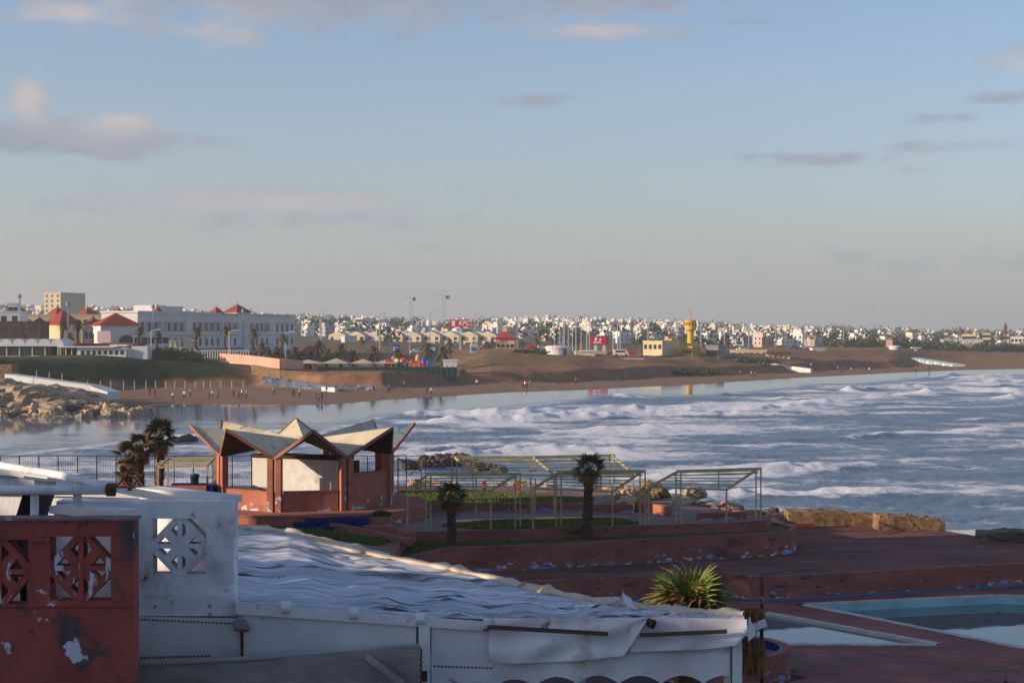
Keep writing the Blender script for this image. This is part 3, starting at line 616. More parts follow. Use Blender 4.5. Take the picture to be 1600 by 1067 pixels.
seg_parts('slat', M['steel'], t, [(pa[0].lerp(pa[3], k/4)-Vector((.3, 0, 0)), pa[1].lerp(pa[2], k/4)+Vector((.1, 0, 0))) for k in (1, 2, 3)], .06)
# ------------------------------------------------------------------ pergola frames
def pergola(label, high, low, zf=ZG, flip=False):
    f0 = G(high[0][0], high[0][2], zf); t = thing('pergola_frame', label, 'pergola', f0, 'pergola frames in the garden')
    hs = []; ls = []
    for (px, yt, yf) in high:
        f = G(px, yf, zf); tp = Vector((f.x, f.y, ZY(yt, f.y))); hs.append(tp)
        for s in (-.12, .12): part('post', M['steel'], t, 'bar', (f.x+s, f.y, zf-.03), (tp.x+s, tp.y, tp.z), .065)
        for k in range(3): part('spacer', M['steel'], t, 'bar', (f.x-.09, f.y, zf+.5+k*.8), (f.x+.09, f.y, zf+.5+k*.8), .04)
    for (px, yt, yf) in low:
        f = G(px, yf, zf); tp = Vector((f.x, f.y, ZY(yt, f.y))); ls.append(tp); part('post', M['steel'], t, 'bar', (f.x, f.y, zf-.03), tp, .075)
    for a, c in zip(hs[:-1], hs[1:]):
        part('beam', M['steel'], t, 'bar', a+Vector((-.1, 0, 0)), c+Vector((.15, 0, 0)), .08, .12); part('beam', M['steel'], t, 'bar', a-Vector((0, 0, .2)), c-Vector((0, 0, .2)), .05)
        m = a.lerp(c, .5); part('brace', M['steel'], t, 'bar', m, m-Vector((0, 0, .95)), .05)
    for a, c in zip(ls[:-1], ls[1:]): part('beam', M['steel'], t, 'bar', a, c, .08)
    for a, c in zip(hs, ls): part('rafter', M['steel'], t, 'bar', a, c, .07, .11)
    for k in range(1, 6):
        for i in range(len(hs)-1):
            part('slat', M['steel'], t, 'bar', hs[i].lerp(ls[i], k/6)+Vector((0, 0, .06)), hs[i+1].lerp(ls[i+1], k/6)+Vector((0, 0, .06)), .045)
    return t
pergola('cream steel pergola frame behind the short palm', [(669, 741, 829), (809, 740, 827)], [(637, 765, 830.5), (767, 766, 830)])
pergola('cream steel pergola frame behind the tall shaggy palm', [(873, 738, 825), (1004, 736, 821)], [(833, 763, 828.5), (957, 768, 823)])
pergola('three post cream pergola frame at the back of the garden with steep rafters', [(710, 714, 802), (833, 714, 800), (956, 711, 797)], [(744, 742, 808), (866, 742, 806), (990, 740, 803)])
pergola('separate cream pergola frame beside the rubble heap', [(1060, 736, 817), (1185, 732, 812.5)], [(1014, 761, 820.5), (1135, 765, 817)], ZG)
# ------------------------------------------------------------------ palms
def fan_mesh(name, m, R=.62, stem=.55, blades=15, droop=.25, seed=1, w=.055):
    rs = random.Random(seed); b = MB(); b.tube([(0, 0, 0), (stem*.5, 0, .05), (stem, 0, 0)], [.018, .014, .01], 4)
    for k in range(blades):
        a = math.radians(-115+230*k/(blades-1)); L = R*(.72+.28*math.cos(a*.7))*rs.uniform(.88, 1.06)
        d = Vector((math.cos(a), math.sin(a), 0)); n = Vector((-d.y, d.x, 0)); o = Vector((stem, 0, 0)); z = lambda f: Vector((0, 0, -droop*L*f*f+.10*math.cos(a)*f))
        p0 = o; p1 = o+d*L*.45+z(.45); p2 = o+d*L*.8+z(.8); p3 = o+d*L+z(1)-Vector((0, 0, rs.uniform(0, .12)))
        b.add([p0-n*.008, p0+n*.008, p1+n*w, p1-n*w, p2+n*w*.55, p2-n*w*.55, p3, (p0+p1)/2+Vector((0, 0, .015))], [(0, 1, 2, 3), (3, 2, 4, 5), (5, 4, 6)])
    return b.mesh(name, m)
FANS = [fan_mesh('frond', M['frond'], R=.95, stem=.35, blades=27, seed=i, droop=.14+.10*i, w=.055) for i in range(3)]
DULL = [fan_mesh('frond', M['frond_far'], seed=10+i, droop=.3+.15*i) for i in range(3)]
DRY = [fan_mesh('dry_frond', M['dry'], seed=20+i, droop=.75, blades=11, w=.035) for i in range(2)]
def palm(name, label, base, top, rt, fans, nf, nd, scale, group=None, up=(-25, 80), seed=1, lean=0.0):
    rs = random.Random(seed); base = Vector(base); top = Vector(top); t = thing(name, label, 'palm', base, group)
    n = 14; pts = []; rad = []
    for k in range(n+1):
        f = k/n; pts.append(base.lerp(top, f)+Vector((lean*math.sin(f*PI), 0, -.05 if k == 0 else 0))); rad.append(rt*(1.15-.25*f)*(1+.16*(k % 2))*rs.uniform(.92, 1.1))
    b = MB(); b.tube(pts, rad, 10)
    for k in range(int(26*(top-base).length)):                           # old leaf bases standing out of the trunk
        f = rs.random(); p = base.lerp(top, f); a = rs.uniform(0, 2*PI); d = Vector((math.cos(a), math.sin(a), 0)); q = p+d*rt*.85+Vector((lean*math.sin(f*PI), 0, 0))
        b.bar(q, q+d*rt*.55+Vector((0, 0, rt*.9)), rt*.35, rt*.15)
    b.build('trunk', M['trunk'], t)
    for k in range(nf):
        f = (k+.5)/nf; el = math.radians(up[1]+(up[0]-up[1])*f); az = k*2.39996+rs.uniform(-.2, .2)
        o = mesh_obj('frond', rs.choice(fans), t, top-base+Vector((0, 0, .02))); o.rotation_euler = Euler((rs.uniform(-.3, .3), -el, az)); o.scale = [scale*rs.uniform(.85, 1.1)]*3
    for k in range(nd):
        az = k*2.39996; el = math.radians(rs.uniform(-75, -30))
        o = mesh_obj('dry_frond', rs.choice(DRY), t, top-base-Vector((0, 0, .04+.25*rs.random()*scale))); o.rotation_euler = Euler((rs.uniform(-.3, .3), -el, az)); o.scale = [scale*rs.uniform(.6, .95)]*3
    return t
def trunk_palm(px, Y, ztop, zb, **k): return dict(base=(X(px, Y), Y, zb), top=(X(px, Y), Y, ztop), **k)
palm('fan_palm', 'short shaggy fan palm in the curved planter, crown below pergola beams', (X(706, 76.2), 76.2, 2.75), (X(705, 76.2), 76.2, ZY(775, 76.2)), .17, DULL, 15, 16, .86, None, (-45, 75), 3)
palm('fan_palm', 'tall shaggy fan palm in the curved planter, crown above pergola beams', (X(917, 77.8), 77.8, 2.75), (X(920, 77.8), 77.8, ZY(732, 77.8)), .19, DULL, 15, 18, .84, None, (-40, 75), 4)
PG = 'shaggy palms left of the pavilion'
palm('fan_palm', 'tallest of three shaggy palms left of the pavilion, full crown', (X(246, 93), 93, ZG-.02), (X(250, 93), 93, ZY(683, 93)), .19, DULL, 20, 24, 1.1, PG, (-35, 75), 5, .1)
palm('fan_palm', 'middle shaggy palm left of the pavilion with thick drooping dry skirt', (X(222, 92), 92, ZG-.02), (X(219, 92), 92, ZY(698, 92)), .21, DULL, 13, 30, 1.05, PG, (-60, 70), 6, -.1)
palm('fan_palm', 'lower shaggy palm left of the pavilion leaning over its neighbours', (X(206, 91), 91, ZG-.02), (X(202, 91), 91, ZY(712, 91)), .2, DULL, 12, 30, .95, PG, (-60, 70), 7, -.15)
palm('fan_palm', 'stub palm with dry fronds at the foot of the shaggy palm group', (X(196, 90), 90, ZG-.02), (X(196, 90), 90, ZY(742, 90)), .16, DULL, 12, 14, .7, PG, (-50, 70), 8)
palm('young_palm', 'green fan palm with dry brown tips rising behind the white canvas roof', (X(1082, 17.6), 17.6, ZP), (X(1080, 17.6), 17.6, ZY(962, 17.6)), .13, FANS, 13, 0, .46, None, (10, 78), 9)
yp = bpy.data.objects['young_palm']; rs = random.Random(4)
for k in range(14):
    az = rs.uniform(0, 2*PI); el = math.radians(rs.uniform(20, 80)); o = mesh_obj('dry_frond', rs.choice(DRY), yp, Vector((X(1080, 17.6)-X(1082, 17.6), 0, ZY(962, 17.6)-ZP+.03))); o.rotation_euler = Euler((rs.uniform(-.6, .6), -el, az)); o.scale = [.44*rs.uniform(.8, 1.25)]*3
def agave(name, label, c, n, L, m, cat='plant'):
    t = thing(name, label, cat, c); b = MB(); rs = random.Random(n)
    for k in range(n):
        az = k*2.4; el = math.radians(rs.uniform(15, 85)); d = Vector((math.cos(az)*math.cos(el), math.sin(az)*math.cos(el), math.sin(el))); s = Vector((-math.sin(az), math.cos(az), 0)); q = Vector(c); l = L*rs.uniform(.7, 1.1); w = .05*L
        b.add([q-s*w*.5, q+s*w*.5, q+d*l*.5+s*w, q+d*l*.5-s*w, q+d*l-Vector((0, 0, .1*l))], [(0, 1, 2, 3), (3, 2, 4)])
    b.build('leaves', m, t); part('root_base', M['trunk'], t, 'lathe', [(.12*L, -.05), (.1*L, .12*L), (.01, .15*L)], 8, c)
agave('spiky_plant', 'bright green spiky plant behind the white terrace wall', (X(146, 60), 60, 3.3+2.0), 60, 1.5, M['frond'])
agave('spiky_plant', 'dark low spiky plant left of the bright green one behind the terrace', (X(118, 61), 61, 3.3+1.8), 50, 1.4, M['hedge'])
b = MB(); b.box(X(70, 58), X(200, 58), 59, 64, ZP-.01, 5.35); one('planting_bed', 'raised terracotta planting bed holding the spiky plants', 'planter', M['terra'], b)
# ------------------------------------------------------------------ fence, stub posts, rubble, slabs, sea rocks
t = thing('wire_fence', 'dark wire mesh fence along the sea edge behind the pavilion', 'fence', (X(200, 99), 99, ZG))
fx0, fx1 = X(-30, 99), X(665, 99); ztop = ZY(712, 99)
for k in range(24): x = fx0+(fx1-fx0)*k/23; part('post', M['dark'], t, 'bar', (x, 99, ZG-.02), (x, 99, ztop), .05)
part('rail', M['dark'], t, 'bar', (fx0, 99, ztop), (fx1, 99, ztop), .04)
b = MB(); n = int((fx1-fx0)/.14)
for k in range(n): x = fx0+(fx1-fx0)*k/n; b.bar((x, 99.03, ZG+.1), (x, 99.03, ztop), .010)
for k in range(14): z = ZG+.1+(ztop-ZG-.1)*k/14; b.bar((fx0, 99.04, z), (fx1, 99.04, z), .010)
tag(b.build('wire_mesh', M['dark'], t), kind='stuff')
b = MB(); b.bar(P(622, 716, 92), P(658, 735, 97), .07); b.bar((*P(658, 735, 97)[:2], ZG-.02), P(658, 735, 97), .06); b.bar((*P(622, 716, 92)[:2], ZG-.02), P(622, 716, 92), .06); one('leaning_bar', 'dark steel bar sloping to the sea fence right of the pavilion', 'bar', M['dark'], b)
for px, y0, y1 in ((652, 750, 768), (704, 752, 770), (757, 752, 768), (810, 752, 772), (972, 757, 775), (16, 720, 730)):
    if px < 100: continue
    Y = (H-ZG)*F/(y1-HY); q = Vector((X(px, Y), Y, ZG)); h = (y1-y0)*Y/F; b = MB(); b.box(q.x-.12, q.x+.12, Y-.12, Y+.12, ZG-.02, ZG+h); b.box(q.x-.16, q.x+.16, Y-.16, Y+.16, ZG+h, ZG+h+.06)
    one('stub_post', 'stubby orange red masonry post at the sea edge of the lawn', 'post', M['stubred'], b, 'stub posts along the sea edge')
ROCKS = [rock_mesh('rock', M['rock'], i) for i in range(7)]; DROCKS = [rock_mesh('rock', M['wetrock'], 20+i) for i in range(4)]
CROCKS = [rock_mesh('rock', M['concrete'], 40+i, .25) for i in range(4)]
def put_rock(meshes, label, c, s, group, name='boulder', cat='rock', seed=0):
    rs = random.Random(seed); o = mesh_obj(name, rs.choice(meshes), None, c); o.scale = s; o.rotation_euler = (rs.uniform(-.2, .2), rs.uniform(-.2, .2), rs.uniform(0, 6.28)); tag(o, label, cat, group); return o
rs = random.Random(2)
for k in range(62):                                                     # rubble heap past the garden
    px = rs.uniform(962, 1200); f = math.exp(-((px-1075)/75)**2); Y = rs.uniform(86, 97); z = ZM if X(px, Y) > 9.5 else ZG
    s = rs.uniform(.22, .75); top = f*1.6*rs.random()
    put_rock(ROCKS if k % 3 else CROCKS, 'broken stone in the rubble heap between the pergolas and the sea', (X(px, Y), Y, (ZM if X(px, Y) > 8 else ZG)+s*.2+top*.8), (s*rs.uniform(.8, 1.6), s, s*rs.uniform(.5, .9)), 'stones of the rubble heap', 'rubble_stone', 'stone', k)
b = MB(); v, f_ = ICO4
for (cx, cy, rx, ry, rz) in ((X(1085, 92), 92, 3.4, 3.0, 1.3), (X(1020, 95), 95, 3.0, 2.6, 1.6), (X(1150, 93), 93, 2.6, 2.6, .6)):
    n = fbm(v[:, 0]*3+5+cx, v[:, 1]*3+5, 5, 3); n2 = 1-np.abs(2*fbm(v[:, 0]*6+cx, v[:, 1]*6+9, 15, 4)-1); w = v*(.6+.4*n[:, None]+.35*n2[:, None]); b.add([(cx+p[0]*rx, cy+p[1]*ry, ZM-.1+max(-.05, p[2])*rz) for p in w], [tuple(t_) for t_ in f_])
one('rubble_mound', 'earth and gravel core of the rubble heap by the sea', 'mound', M['rock'], b)
for k in range(16):
    px = rs.uniform(965, 1185); Y = rs.uniform(87, 91); z = ZM+1.0+rs.uniform(0, .5) if 990 < px < 1150 else ZM+.5; a = rs.uniform(-.5, .5); L = rs.uniform(.7, 1.6); c = Vector((X(px, Y), Y, z)); d = Vector((math.cos(a), .3*math.sin(a), rs.uniform(-.25, .25)))*L
    b = MB(); b.bar(c-d, c+d, .09, .06); one('broken_plank', 'grey broken plank lying on the rubble heap', 'plank', M['wood'], b, 'planks on the rubble heap')
for k in range(26):                                                     # shore boulders below the lawn
    px = rs.uniform(600, 980); Y = rs.uniform(101, 104); s = rs.uniform(.3, .8)
    put_rock(ROCKS, 'shore boulder below the stub posts at the lawn edge', (X(px, Y), Y, 2.5+rs.uniform(0, .55)), (s*1.5, s, s*.8), 'shore boulders below the lawn', 'boulder', 'rock', 100+k)
def slab(label, x0, x1, Y, z0, h, depth, m, seed, tilt=0, rag=.06):
    nx, ny, nz = 26, 8, 6; rsn = np.random.RandomState(seed); vs = []; fs = []; idx = {}
    for i in range(nx+1):
        for j in range(ny+1):
            for k in range(nz+1):
                if i in (0, nx) or j in (0, ny) or k in (0, nz):
                    idx[i, j, k] = len(vs); u = i/nx; w = j/ny; q = k/nz
                    x = x0+(x1-x0)*u; y = Y+depth*w; z = z0+h*q*(1-.25*abs(u-.4)**2*2)+tilt*u
                    n = float(fbm(np.array(x*1.7+q*3), np.array(y*1.7+q*2), seed, 4))-.5; vs.append((x+n*rag*3, y+n*rag*4, z+n*rag*4*(q > 0)))
    for (i, j, k) in list(idx):
        for ax in range(3):
            a = [(1, 0, 0), (0, 1, 0), (0, 0, 1)]; e1 = a[(ax+1) % 3]; e2 = a[(ax+2) % 3]
            qs = [(i, j, k), (i+e1[0], j+e1[1], k+e1[2]), (i+e1[0]+e2[0], j+e1[1]+e2[1], k+e1[2]+e2[2]), (i+e2[0], j+e2[1], k+e2[2])]
            lim = (nx, ny, nz)[ax]; pos = (i, j, k)[ax]
            if pos in (0, lim) and all(q in idx for q in qs): fs.append(tuple(idx[q] for q in (qs if pos == lim else qs[::-1])))
    b = MB(); b.add(vs, fs); return one('concrete_slab', label, 'slab', m, b)
slab('long ochre broken concrete slab on the sea edge of the red deck', X(1230, 93), X(1372, 93), 92.6, ZM-.05, .95, 1.6, M['concrete'], 3, -.15)
slab('tilted boulder like concrete block, ragged, beside the long slab', X(1368, 91.5), X(1470, 91.5), 90.6, ZM-.1, .95, 1.7, M['concrete'], 5, -.25, .09)
slab('dark weathered concrete block at the deck corner by the surf', X(1535, 86.5), X(1670, 86.5), 86.0, ZM-.5, .95, 1.8, M['wetrock'], 7, .1, .09)
slab('thin orange brick slab lying before the long concrete slab', X(1216, 92), X(1272, 92), 91.6, ZM-.02, .22, .8, M['stubred'], 9, 0, .03)
rs = random.Random(8)
for px, py, s in ((672, 729, 1.1), (700, 728, 1.5), (714, 728, 1.35), (733, 729, 1.0), (690, 724, 1.1), (762, 733, .8), (748, 733, .9), (643, 733, 1.0), (290, 690, 1.2), (780, 737, .7), (1205, 803, .5), (1225, 806, .4)):
    Y = H*F/(py-HY); put_rock(DROCKS, 'dark rock breaking the surf '+('left of the pavilion' if px < 400 else 'in the cluster right of the pavilion' if px < 800 else 'beside the long concrete slab'), (X(px, Y), Y, s*.15), (s*1.5, s, s*.75), 'rocks in the surf', 'sea_rock', 'rock', int(px))
# rock spit by the beach
for k in range(210):
    px = rs.uniform(-90, 226); lim = np.interp(px, [-90, 60, 120, 180, 226], [1, 1, .8, .5, .2]); py = 660-rs.uniform(0, 1)*np.interp(px, [-90, 0, 60, 120, 180, 226], [64, 62, 50, 34, 30, 14])*1.0
    py = min(py, np.interp(px, [-90, 60, 120, 200, 226], [662, 660, 660, 654, 640])); f = (660-py)/60
    Yb = 238+f*38; zb = max(0, ZY(py, Yb)); s = rs.uniform(.5, 1.75)*(1-.3*f)
    put_rock(ROCKS if rs.random() < .8 else DROCKS, 'craggy tan boulder of the rock spit below the seawall', (X(px, Yb), Yb, max(0, zb-s*.4)), (s*rs.uniform(.8, 1.5), s, s*rs.uniform(.7, 1.2)), 'boulders of the rock spit', 'boulder', 'rock', 300+k)
b = MB(); v, f_ = ICO5
for px, Y, rx, ry, rz in ((10, 268, 15, 24, 4.6), (90, 262, 9, 18, 2.6), (150, 256, 7, 12, 1.4), (-90, 272, 15, 28, 5.5)):
    n = fbm(v[:, 0]*3+px, v[:, 1]*3+5, 5, 3); n2 = 1-np.abs(2*fbm(v[:, 0]*7+px, v[:, 1]*7+9, 15, 4)-1); w = v*(.55+.5*n[:, None]+.35*n2[:, None]); b.add([(X(px, Y)+p[0]*rx, Y+p[1]*ry, -.3+max(-.1, p[2])*rz) for p in w], [tuple(t_) for t_ in f_])
one('rock_spit', 'dark rocky base of the spit beneath the tan boulders', 'rock', M['rock'], b)
# ------------------------------------------------------------------ near terrace: walls with lattice blocks
def holed_wall(b, x0, x1, z0, z1, y0, y1, holes):
    xs = sorted({x0, x1, *[h[0] for h in holes], *[h[1] for h in holes]}); zs = sorted({z0, z1, *[h[2] for h in holes], *[h[3] for h in holes]})
    nx, nz = len(xs)-1, len(zs)-1
    sol = lambda i, j: 0 <= i < nx and 0 <= j < nz and not any(h[0] < (xs[i]+xs[i+1])/2 < h[1] and h[2] < (zs[j]+zs[j+1])/2 < h[3] for h in holes)
    for i in range(nx):
        for j in range(nz):
            if not sol(i, j): continue
            a, c, d, e = xs[i], xs[i+1], zs[j], zs[j+1]
            b.add([(a, y0, d), (c, y0, d), (c, y0, e), (a, y0, e)], [(0, 1, 2, 3)]); b.add([(a, y1, d), (c, y1, d), (c, y1, e), (a, y1, e)], [(3, 2, 1, 0)])
            if not sol(i-1, j): b.add([(a, y0, d), (a, y1, d), (a, y1, e), (a, y0, e)], [(3, 2, 1, 0)])
            if not sol(i+1, j): b.add([(c, y0, d), (c, y1, d), (c, y1, e), (c, y0, e)], [(0, 1, 2, 3)])
            if not sol(i, j-1): b.add([(a, y0, d), (c, y0, d), (c, y1, d), (a, y1, d)], [(3, 2, 1, 0)])
            if not sol(i, j+1): b.add([(a, y0, e), (c, y0, e), (c, y1, e), (a, y1, e)], [(0, 1, 2, 3)])
def lattice(t, m, h, y0, y1):
    cx, cz = (h[0]+h[1])/2, (h[2]+h[3])/2; hx, hz = (h[1]-h[0])/2, (h[3]-h[2])/2; b = MB(); k = [0]
    def strip(p, q, w):                                                 # p, q in block units [-1, 1]
        p = Vector((cx+p[0]*hx, 0, cz+p[1]*hz)); q = Vector((cx+q[0]*hx, 0, cz+q[1]*hz)); d = (q-p).normalized(); n = Vector((-d.z, 0, d.x))*w*hx; o = .003+.002*k[0]; k[0] += 1
        b.hexa([Vector((v.x, y, v.z)) for y in (y0+o, y1-o) for v in (p-n, q-n, q+n, p+n)])
    strip((0, -1.01), (0, 1.01), .085); strip((-1.01, 0), (1.01, 0), .085)
    strip((-.56, -.56), (.56, .56), .165); strip((-.56, .56), (.56, -.56), .165)
    for sx in (-1, 1):
        for sz in (-1, 1): strip((sx*1.06, sz*.02), (sx*.02, sz*1.06), .112)
    return b.build('lattice_block', m, t)
def rect(px0, px1, py0, py1, Y): return (X(px0, Y), X(px1, Y), ZY(py1, Y), ZY(py0, Y))
t = thing('red_balustrade', 'peeling red balustrade wall with pierced lattice blocks, white flaked patches', 'balustrade', (X(60, 12.3), 12.4, ZP))
hs = [rect(78, 173, 838, 938, 12.3), rect(-50, 44, 843, 944, 12.3), rect(-180, -86, 843, 944, 12.3)]
b = MB(); holed_wall(b, X(-240, 12.3), X(209, 12.3), ZP-.01, ZY(813, 12.3), 12.3, 12.47, hs); b.build('wall', M['red_wall'], t)
for h in hs: lattice(t, mat('red_lattice', lin(172, 86, 74), lin(144, 72, 64), 4, .85, .15, 40, [(lin(205, 205, 212), 9, .565, .03)], stretch=(1.6, 1, .35)), h, 12.31, 12.46)
b = MB(); b.box(X(-240, 12.3), X(210, 12.3)+.01, 12.28, 12.49, ZY(813, 12.3), ZY(809, 12.3)); b.build('coping', mat('worn_coping', lin(150, 120, 112), lin(110, 84, 78), 6, .85, .5, 30, [(lin(205, 205, 205), 5, .58, .08)]), t)
b = MB(); b.box(X(46, 12.3), X(77, 12.3), 12.275, 12.31, ZY(846, 12.3), ZY(838, 12.3)); b.box(X(-240, 12.3), X(209, 12.3)-.002, 12.285, 12.31, ZY(947, 12.3), ZY(942.5, 12.3)); b.build('ledge', M['rust'] if False else M['red_wall'], t)
t = thing('white_balustrade', 'white painted balustrade wall with one pierced lattice block beside the canvas roof', 'balustrade', (X(260, 13.8), 13.9, ZP))
h = rect(238, 322, 810, 897, 13.8); b = MB(); holed_wall(b, X(88, 13.8), X(365, 13.8), ZP-.01, ZY(783, 13.8), 13.8, 14.0, [h]); b.build('wall', M['white'], t)
lattice(t, M['white'], h, 13.81, 13.99)
b = MB(); b.box(X(207, 13.75), X(231, 13.75), 13.765, 13.8, ZY(905, 13.78), ZY(786, 13.78)); b.build('pier', M['white'], t)
b = MB(); b.box(X(205, 13.7), X(368, 13.7), 13.70, 13.8, ZY(962, 13.7), ZY(930, 13.7)); be = b.build('fascia_board', M['white'], t)
for px, py in ((243, 947), (328, 946), (328, 959)):
    b = MB(); q = P(px, py, 13.7); b.tube([q+Vector((0, .01, 0)), q-Vector((0, .02, 0))], .013, 8); b.build('bolt', M['grey'], be)
# side wall running back, rear parapets
zt = ZY(783, 13.8)
def parapet(label, pts, top, th=.16, bot=ZP, m='white', cop=.24):
    e = thing('terrace_parapet', label, 'parapet', (pts[0][0], pts[0][1], bot))
    for a, c in zip(pts[:-1], pts[1:]):
        part('wall', M[m], e, 'wallseg', a, c, th, bot, top-.06); part('coping', M['white_clean'], e, 'wallseg', a, c, cop, top-.06, top)
parapet('white parapet with rounded coping running back from the pierced white wall', [(X(355, 13.9), 14.06), (X(230, 14.9), 14.9)], zt+.02)
parapet('pale rear parapet of the terrace behind the black chair', [(X(228, 15.0), 15.02), (X(100, 15.2), 15.2), (X(-150, 15.6), 15.6)], ZY(766, 15.0))
parapet('far white parapet with sloping coping under the pipe rails', [(X(102, 17.6), 17.6), (X(40, 18.4), 18.4), (X(-140, 19.2), 19.2)], ZY(742, 17.6), .2, ZP, 'white', .4)
parapet('short white stub wall between the red and white balustrades', [(X(92, 13.3), 13.35), (X(200, 12.9), 12.95)], ZY(789, 13.3), .14)
b = MB(); b.prism([(X(-240, 13), 12.48), (X(198, 12.5), 12.48), (X(200, 13.7), 13.7), (X(215, 15.2), 15.2), (X(-240, 15.2), 15.2)], 9.95, 10.18); struct('terrace_floor', mat('terrace_floor_tile', lin(170, 130, 112), lin(150, 112, 98), 2, .8), b)
t = thing('pipe_railing', 'white flaking pipe railing with rusty end above the red balustrade', 'railing', (X(120, 13.2), 13.2, 10.18))
e0 = P(174, 765, 13.15); b = MB(); b.tube([P(-150, 767, 13.2), e0], .038, 12); b.build('lower_rail', M['white'], t, True)
b = MB(); b.tube([e0+Vector((0, .02, .01)), P(98, 743, 14.4), P(0, 727, 15.7), P(-160, 705, 17.6)], .036, 12); b.build('upper_rail', M['white'], t, True)
for px in (54, 121): 
    b = MB(); q = P(px, 767, 13.2); b.tube([(q.x, 13.2, 10.17), (q.x, 13.2, q.z+.01)], .034, 12); b.build('post', M['white'], t, True)
b = MB(); b.tube([e0+Vector((-.035, 0, 0)), e0+Vector((.03, 0, 0))], .052, 12); b.build('end_cap', M['rust'], t)
b = MB(); q = P(1, 727, 15.7); b.tube([(X(-60, 16.4), 16.4, 10), (X(-60, 16.4), 16.4, 11.35)], .03, 10); b.build('post', M['white'], t, True)
# black wicker chair
c0 = Vector((X(30, 13.5), 13.5, 10.18)); t = thing('wicker_chair', 'black woven terrace chair behind the red balustrade', 'chair', c0)
b = MB(); b.hexa([c0+Vector(v) for v in ((-.10, -.26, .40), (.02, -.26, .40), (.02, .26, .40), (-.10, .26, .40), (.10, -.25, 1.04), (.24, -.25, 1.06), (.24, .25, 1.06), (.10, .25, 1.04))]); b.build('backrest', M['wicker'], t)
part('seat', M['wicker'], t, 'box', c0.x-.5, c0.x-.02, c0.y-.27, c0.y+.27, c0.z+.34, c0.z+.43)
for s in (-1, 1):
    part('armrest', M['wicker'], t, 'box', c0.x-.5, c0.x+.06, c0.y+s*.27-.03, c0.y+s*.27+.03, c0.z+.58, c0.z+.63)
    for dx in (-.46, -.04): part('leg', M['wicker'], t, 'box', c0.x+dx-.025, c0.x+dx+.025, c0.y+s*.27-.025, c0.y+s*.27+.025, c0.z, c0.z+.58)
# rusty folded stool frame on the rear parapet
q = P(205, 765, 15.0); q.z = ZY(766, 15.0); t = thing('stool_frame', 'rusty folded stool frame standing on the rear white parapet', 'stool', q)
for s in (-.07, .07):
    part('leg', M['rust'], t, 'bar', q+Vector((s-.10, -.03, -.005)), q+Vector((s+.03, .03, .14)), .014); part('leg', M['rust'], t, 'bar', q+Vector((s+.08, -.03, -.005)), q+Vector((s-.04, .03, .14)), .014)
part('crossbar', M['rust'], t, 'bar', q+Vector((-.13, .03, .135)), q+Vector((.11, .03, .135)), .014); part('crossbar', M['rust'], t, 'bar', q+Vector((-.15, -.03, .03)), q+Vector((.14, -.03, .03)), .014)
# ------------------------------------------------------------------ canvas roofed bar (near)
FY = lambda px: np.interp(px, [205, 1165], [13.74, 13.05])
def TP(px, py, o=0.0): Y = float(FY(px))-o; return P(px, py, Y)
TNX = [205, 365, 650, 760, 900, 1040, 1165]; TNY = [932, 940, 962, 966, 966, 965, 968]
TFX = [365, 450, 500, 560, 620, 700, 760, 830, 900, 960, 1000, 1060, 1165]; TFY = [824, 832, 847, 861, 874, 889, 903, 921, 935, 943, 950, 957, 962]
t = thing('canvas_bar', 'bar roofed with a sagging weathered white tarpaulin, scalloped canvas valance', 'bar', (0, 14, ZP))
nu, nv = 230, 70; us = np.linspace(0, 1, nu); vsn = np.linspace(0, 1, nv)
pu = 367+us*(1163-367); near = np.array([P(p, np.interp(p, TNX, TNY), float(FY(p)))[:] for p in pu]); Yf = np.interp(pu, [365, 1165], [18.6, 14.2]); far = np.stack([(pu-800)/F*Yf, Yf, H-(np.interp(pu, TFX, TFY)-HY)*Yf/F], -1)
g = near[None]*(1-vsn[:, None, None])+far[None]*vsn[:, None, None]
U, V = np.meshgrid(us, vsn); wr = (fbm(U*2.5, V*5+U*2, 3, 3)-.5)*.06+(fbm(U*9, V*40+U*6, 9, 3)-.5)*.006+np.maximum(0, np.sin(V*30+U*5+fbm(U*3, V*4, 2, 2)*8))**8*.006
wr = wr+(1-np.abs(2*fbm(U*2.2, V*11+U*3, 77, 3)-1))**7*.035+(1-np.abs(2*fbm(U*4, V*26+U*7, 78, 3)-1))**6*.008-.03-.035*np.sin(U*PI*7)**2*np.sin(V*PI)
g[..., 2] += wr*np.minimum(1, np.minimum(V, 1-V)*9+.15); g[..., 2] -= .03*np.sin(V*PI)
o = mesh_obj('roof_tarpaulin', np_mesh('roof_tarpaulin', g.reshape(-1, 3)-np.array([0, 14, ZP]), grid_faces(nv, nu), M['tarp']), t)
# bunched rim along the far edge
n = 150; ring = 10; vs = []
for i in range(n):
    p = Vector(far[int(i/(n-1)*(nu-1))]); f = i/(n-1); r = .012+.085*float(fbm(np.array(f*34), np.array(3.3), 5, 4))**2+.02*math.exp(-((f-.75)/.02)**2)
    for k in range(ring):
        a = 2*PI*k/ring; w = 1+.5*(float(vnoise(np.array(f*60+k), np.array(k*1.7), 8))-.5); vs.append((p.x+.4*math.cos(a)*r*w*1.5, p.y+math.cos(a)*r*w*1.6+.03, p.z+.01+math.sin(a)*r*w))
fs = [(i*ring+k, i*ring+(k+1) % ring, (i+1)*ring+(k+1) % ring, (i+1)*ring+k) for i in range(n-1) for k in range(ring)]
b = MB(); b.add(vs, fs); b.build('bunched_edge', M['rim'], t, True)
q = Vector(far[int(.745*(nu-1))])+Vector((0, -.12, .0)); vs = []; fs = []                          # a corner of tarp standing up
for i in range(9):
    for k in range(7):
        u = i/8-.5; w = k/6; vs.append((q.x+u*.55*(1-w*.85)+.10*w+.03*math.sin(9*u+4*w), q.y-.1+w*.1+.10*math.cos(u*6)*(1-w), q.z-.03+.16*w*(1-abs(u))))
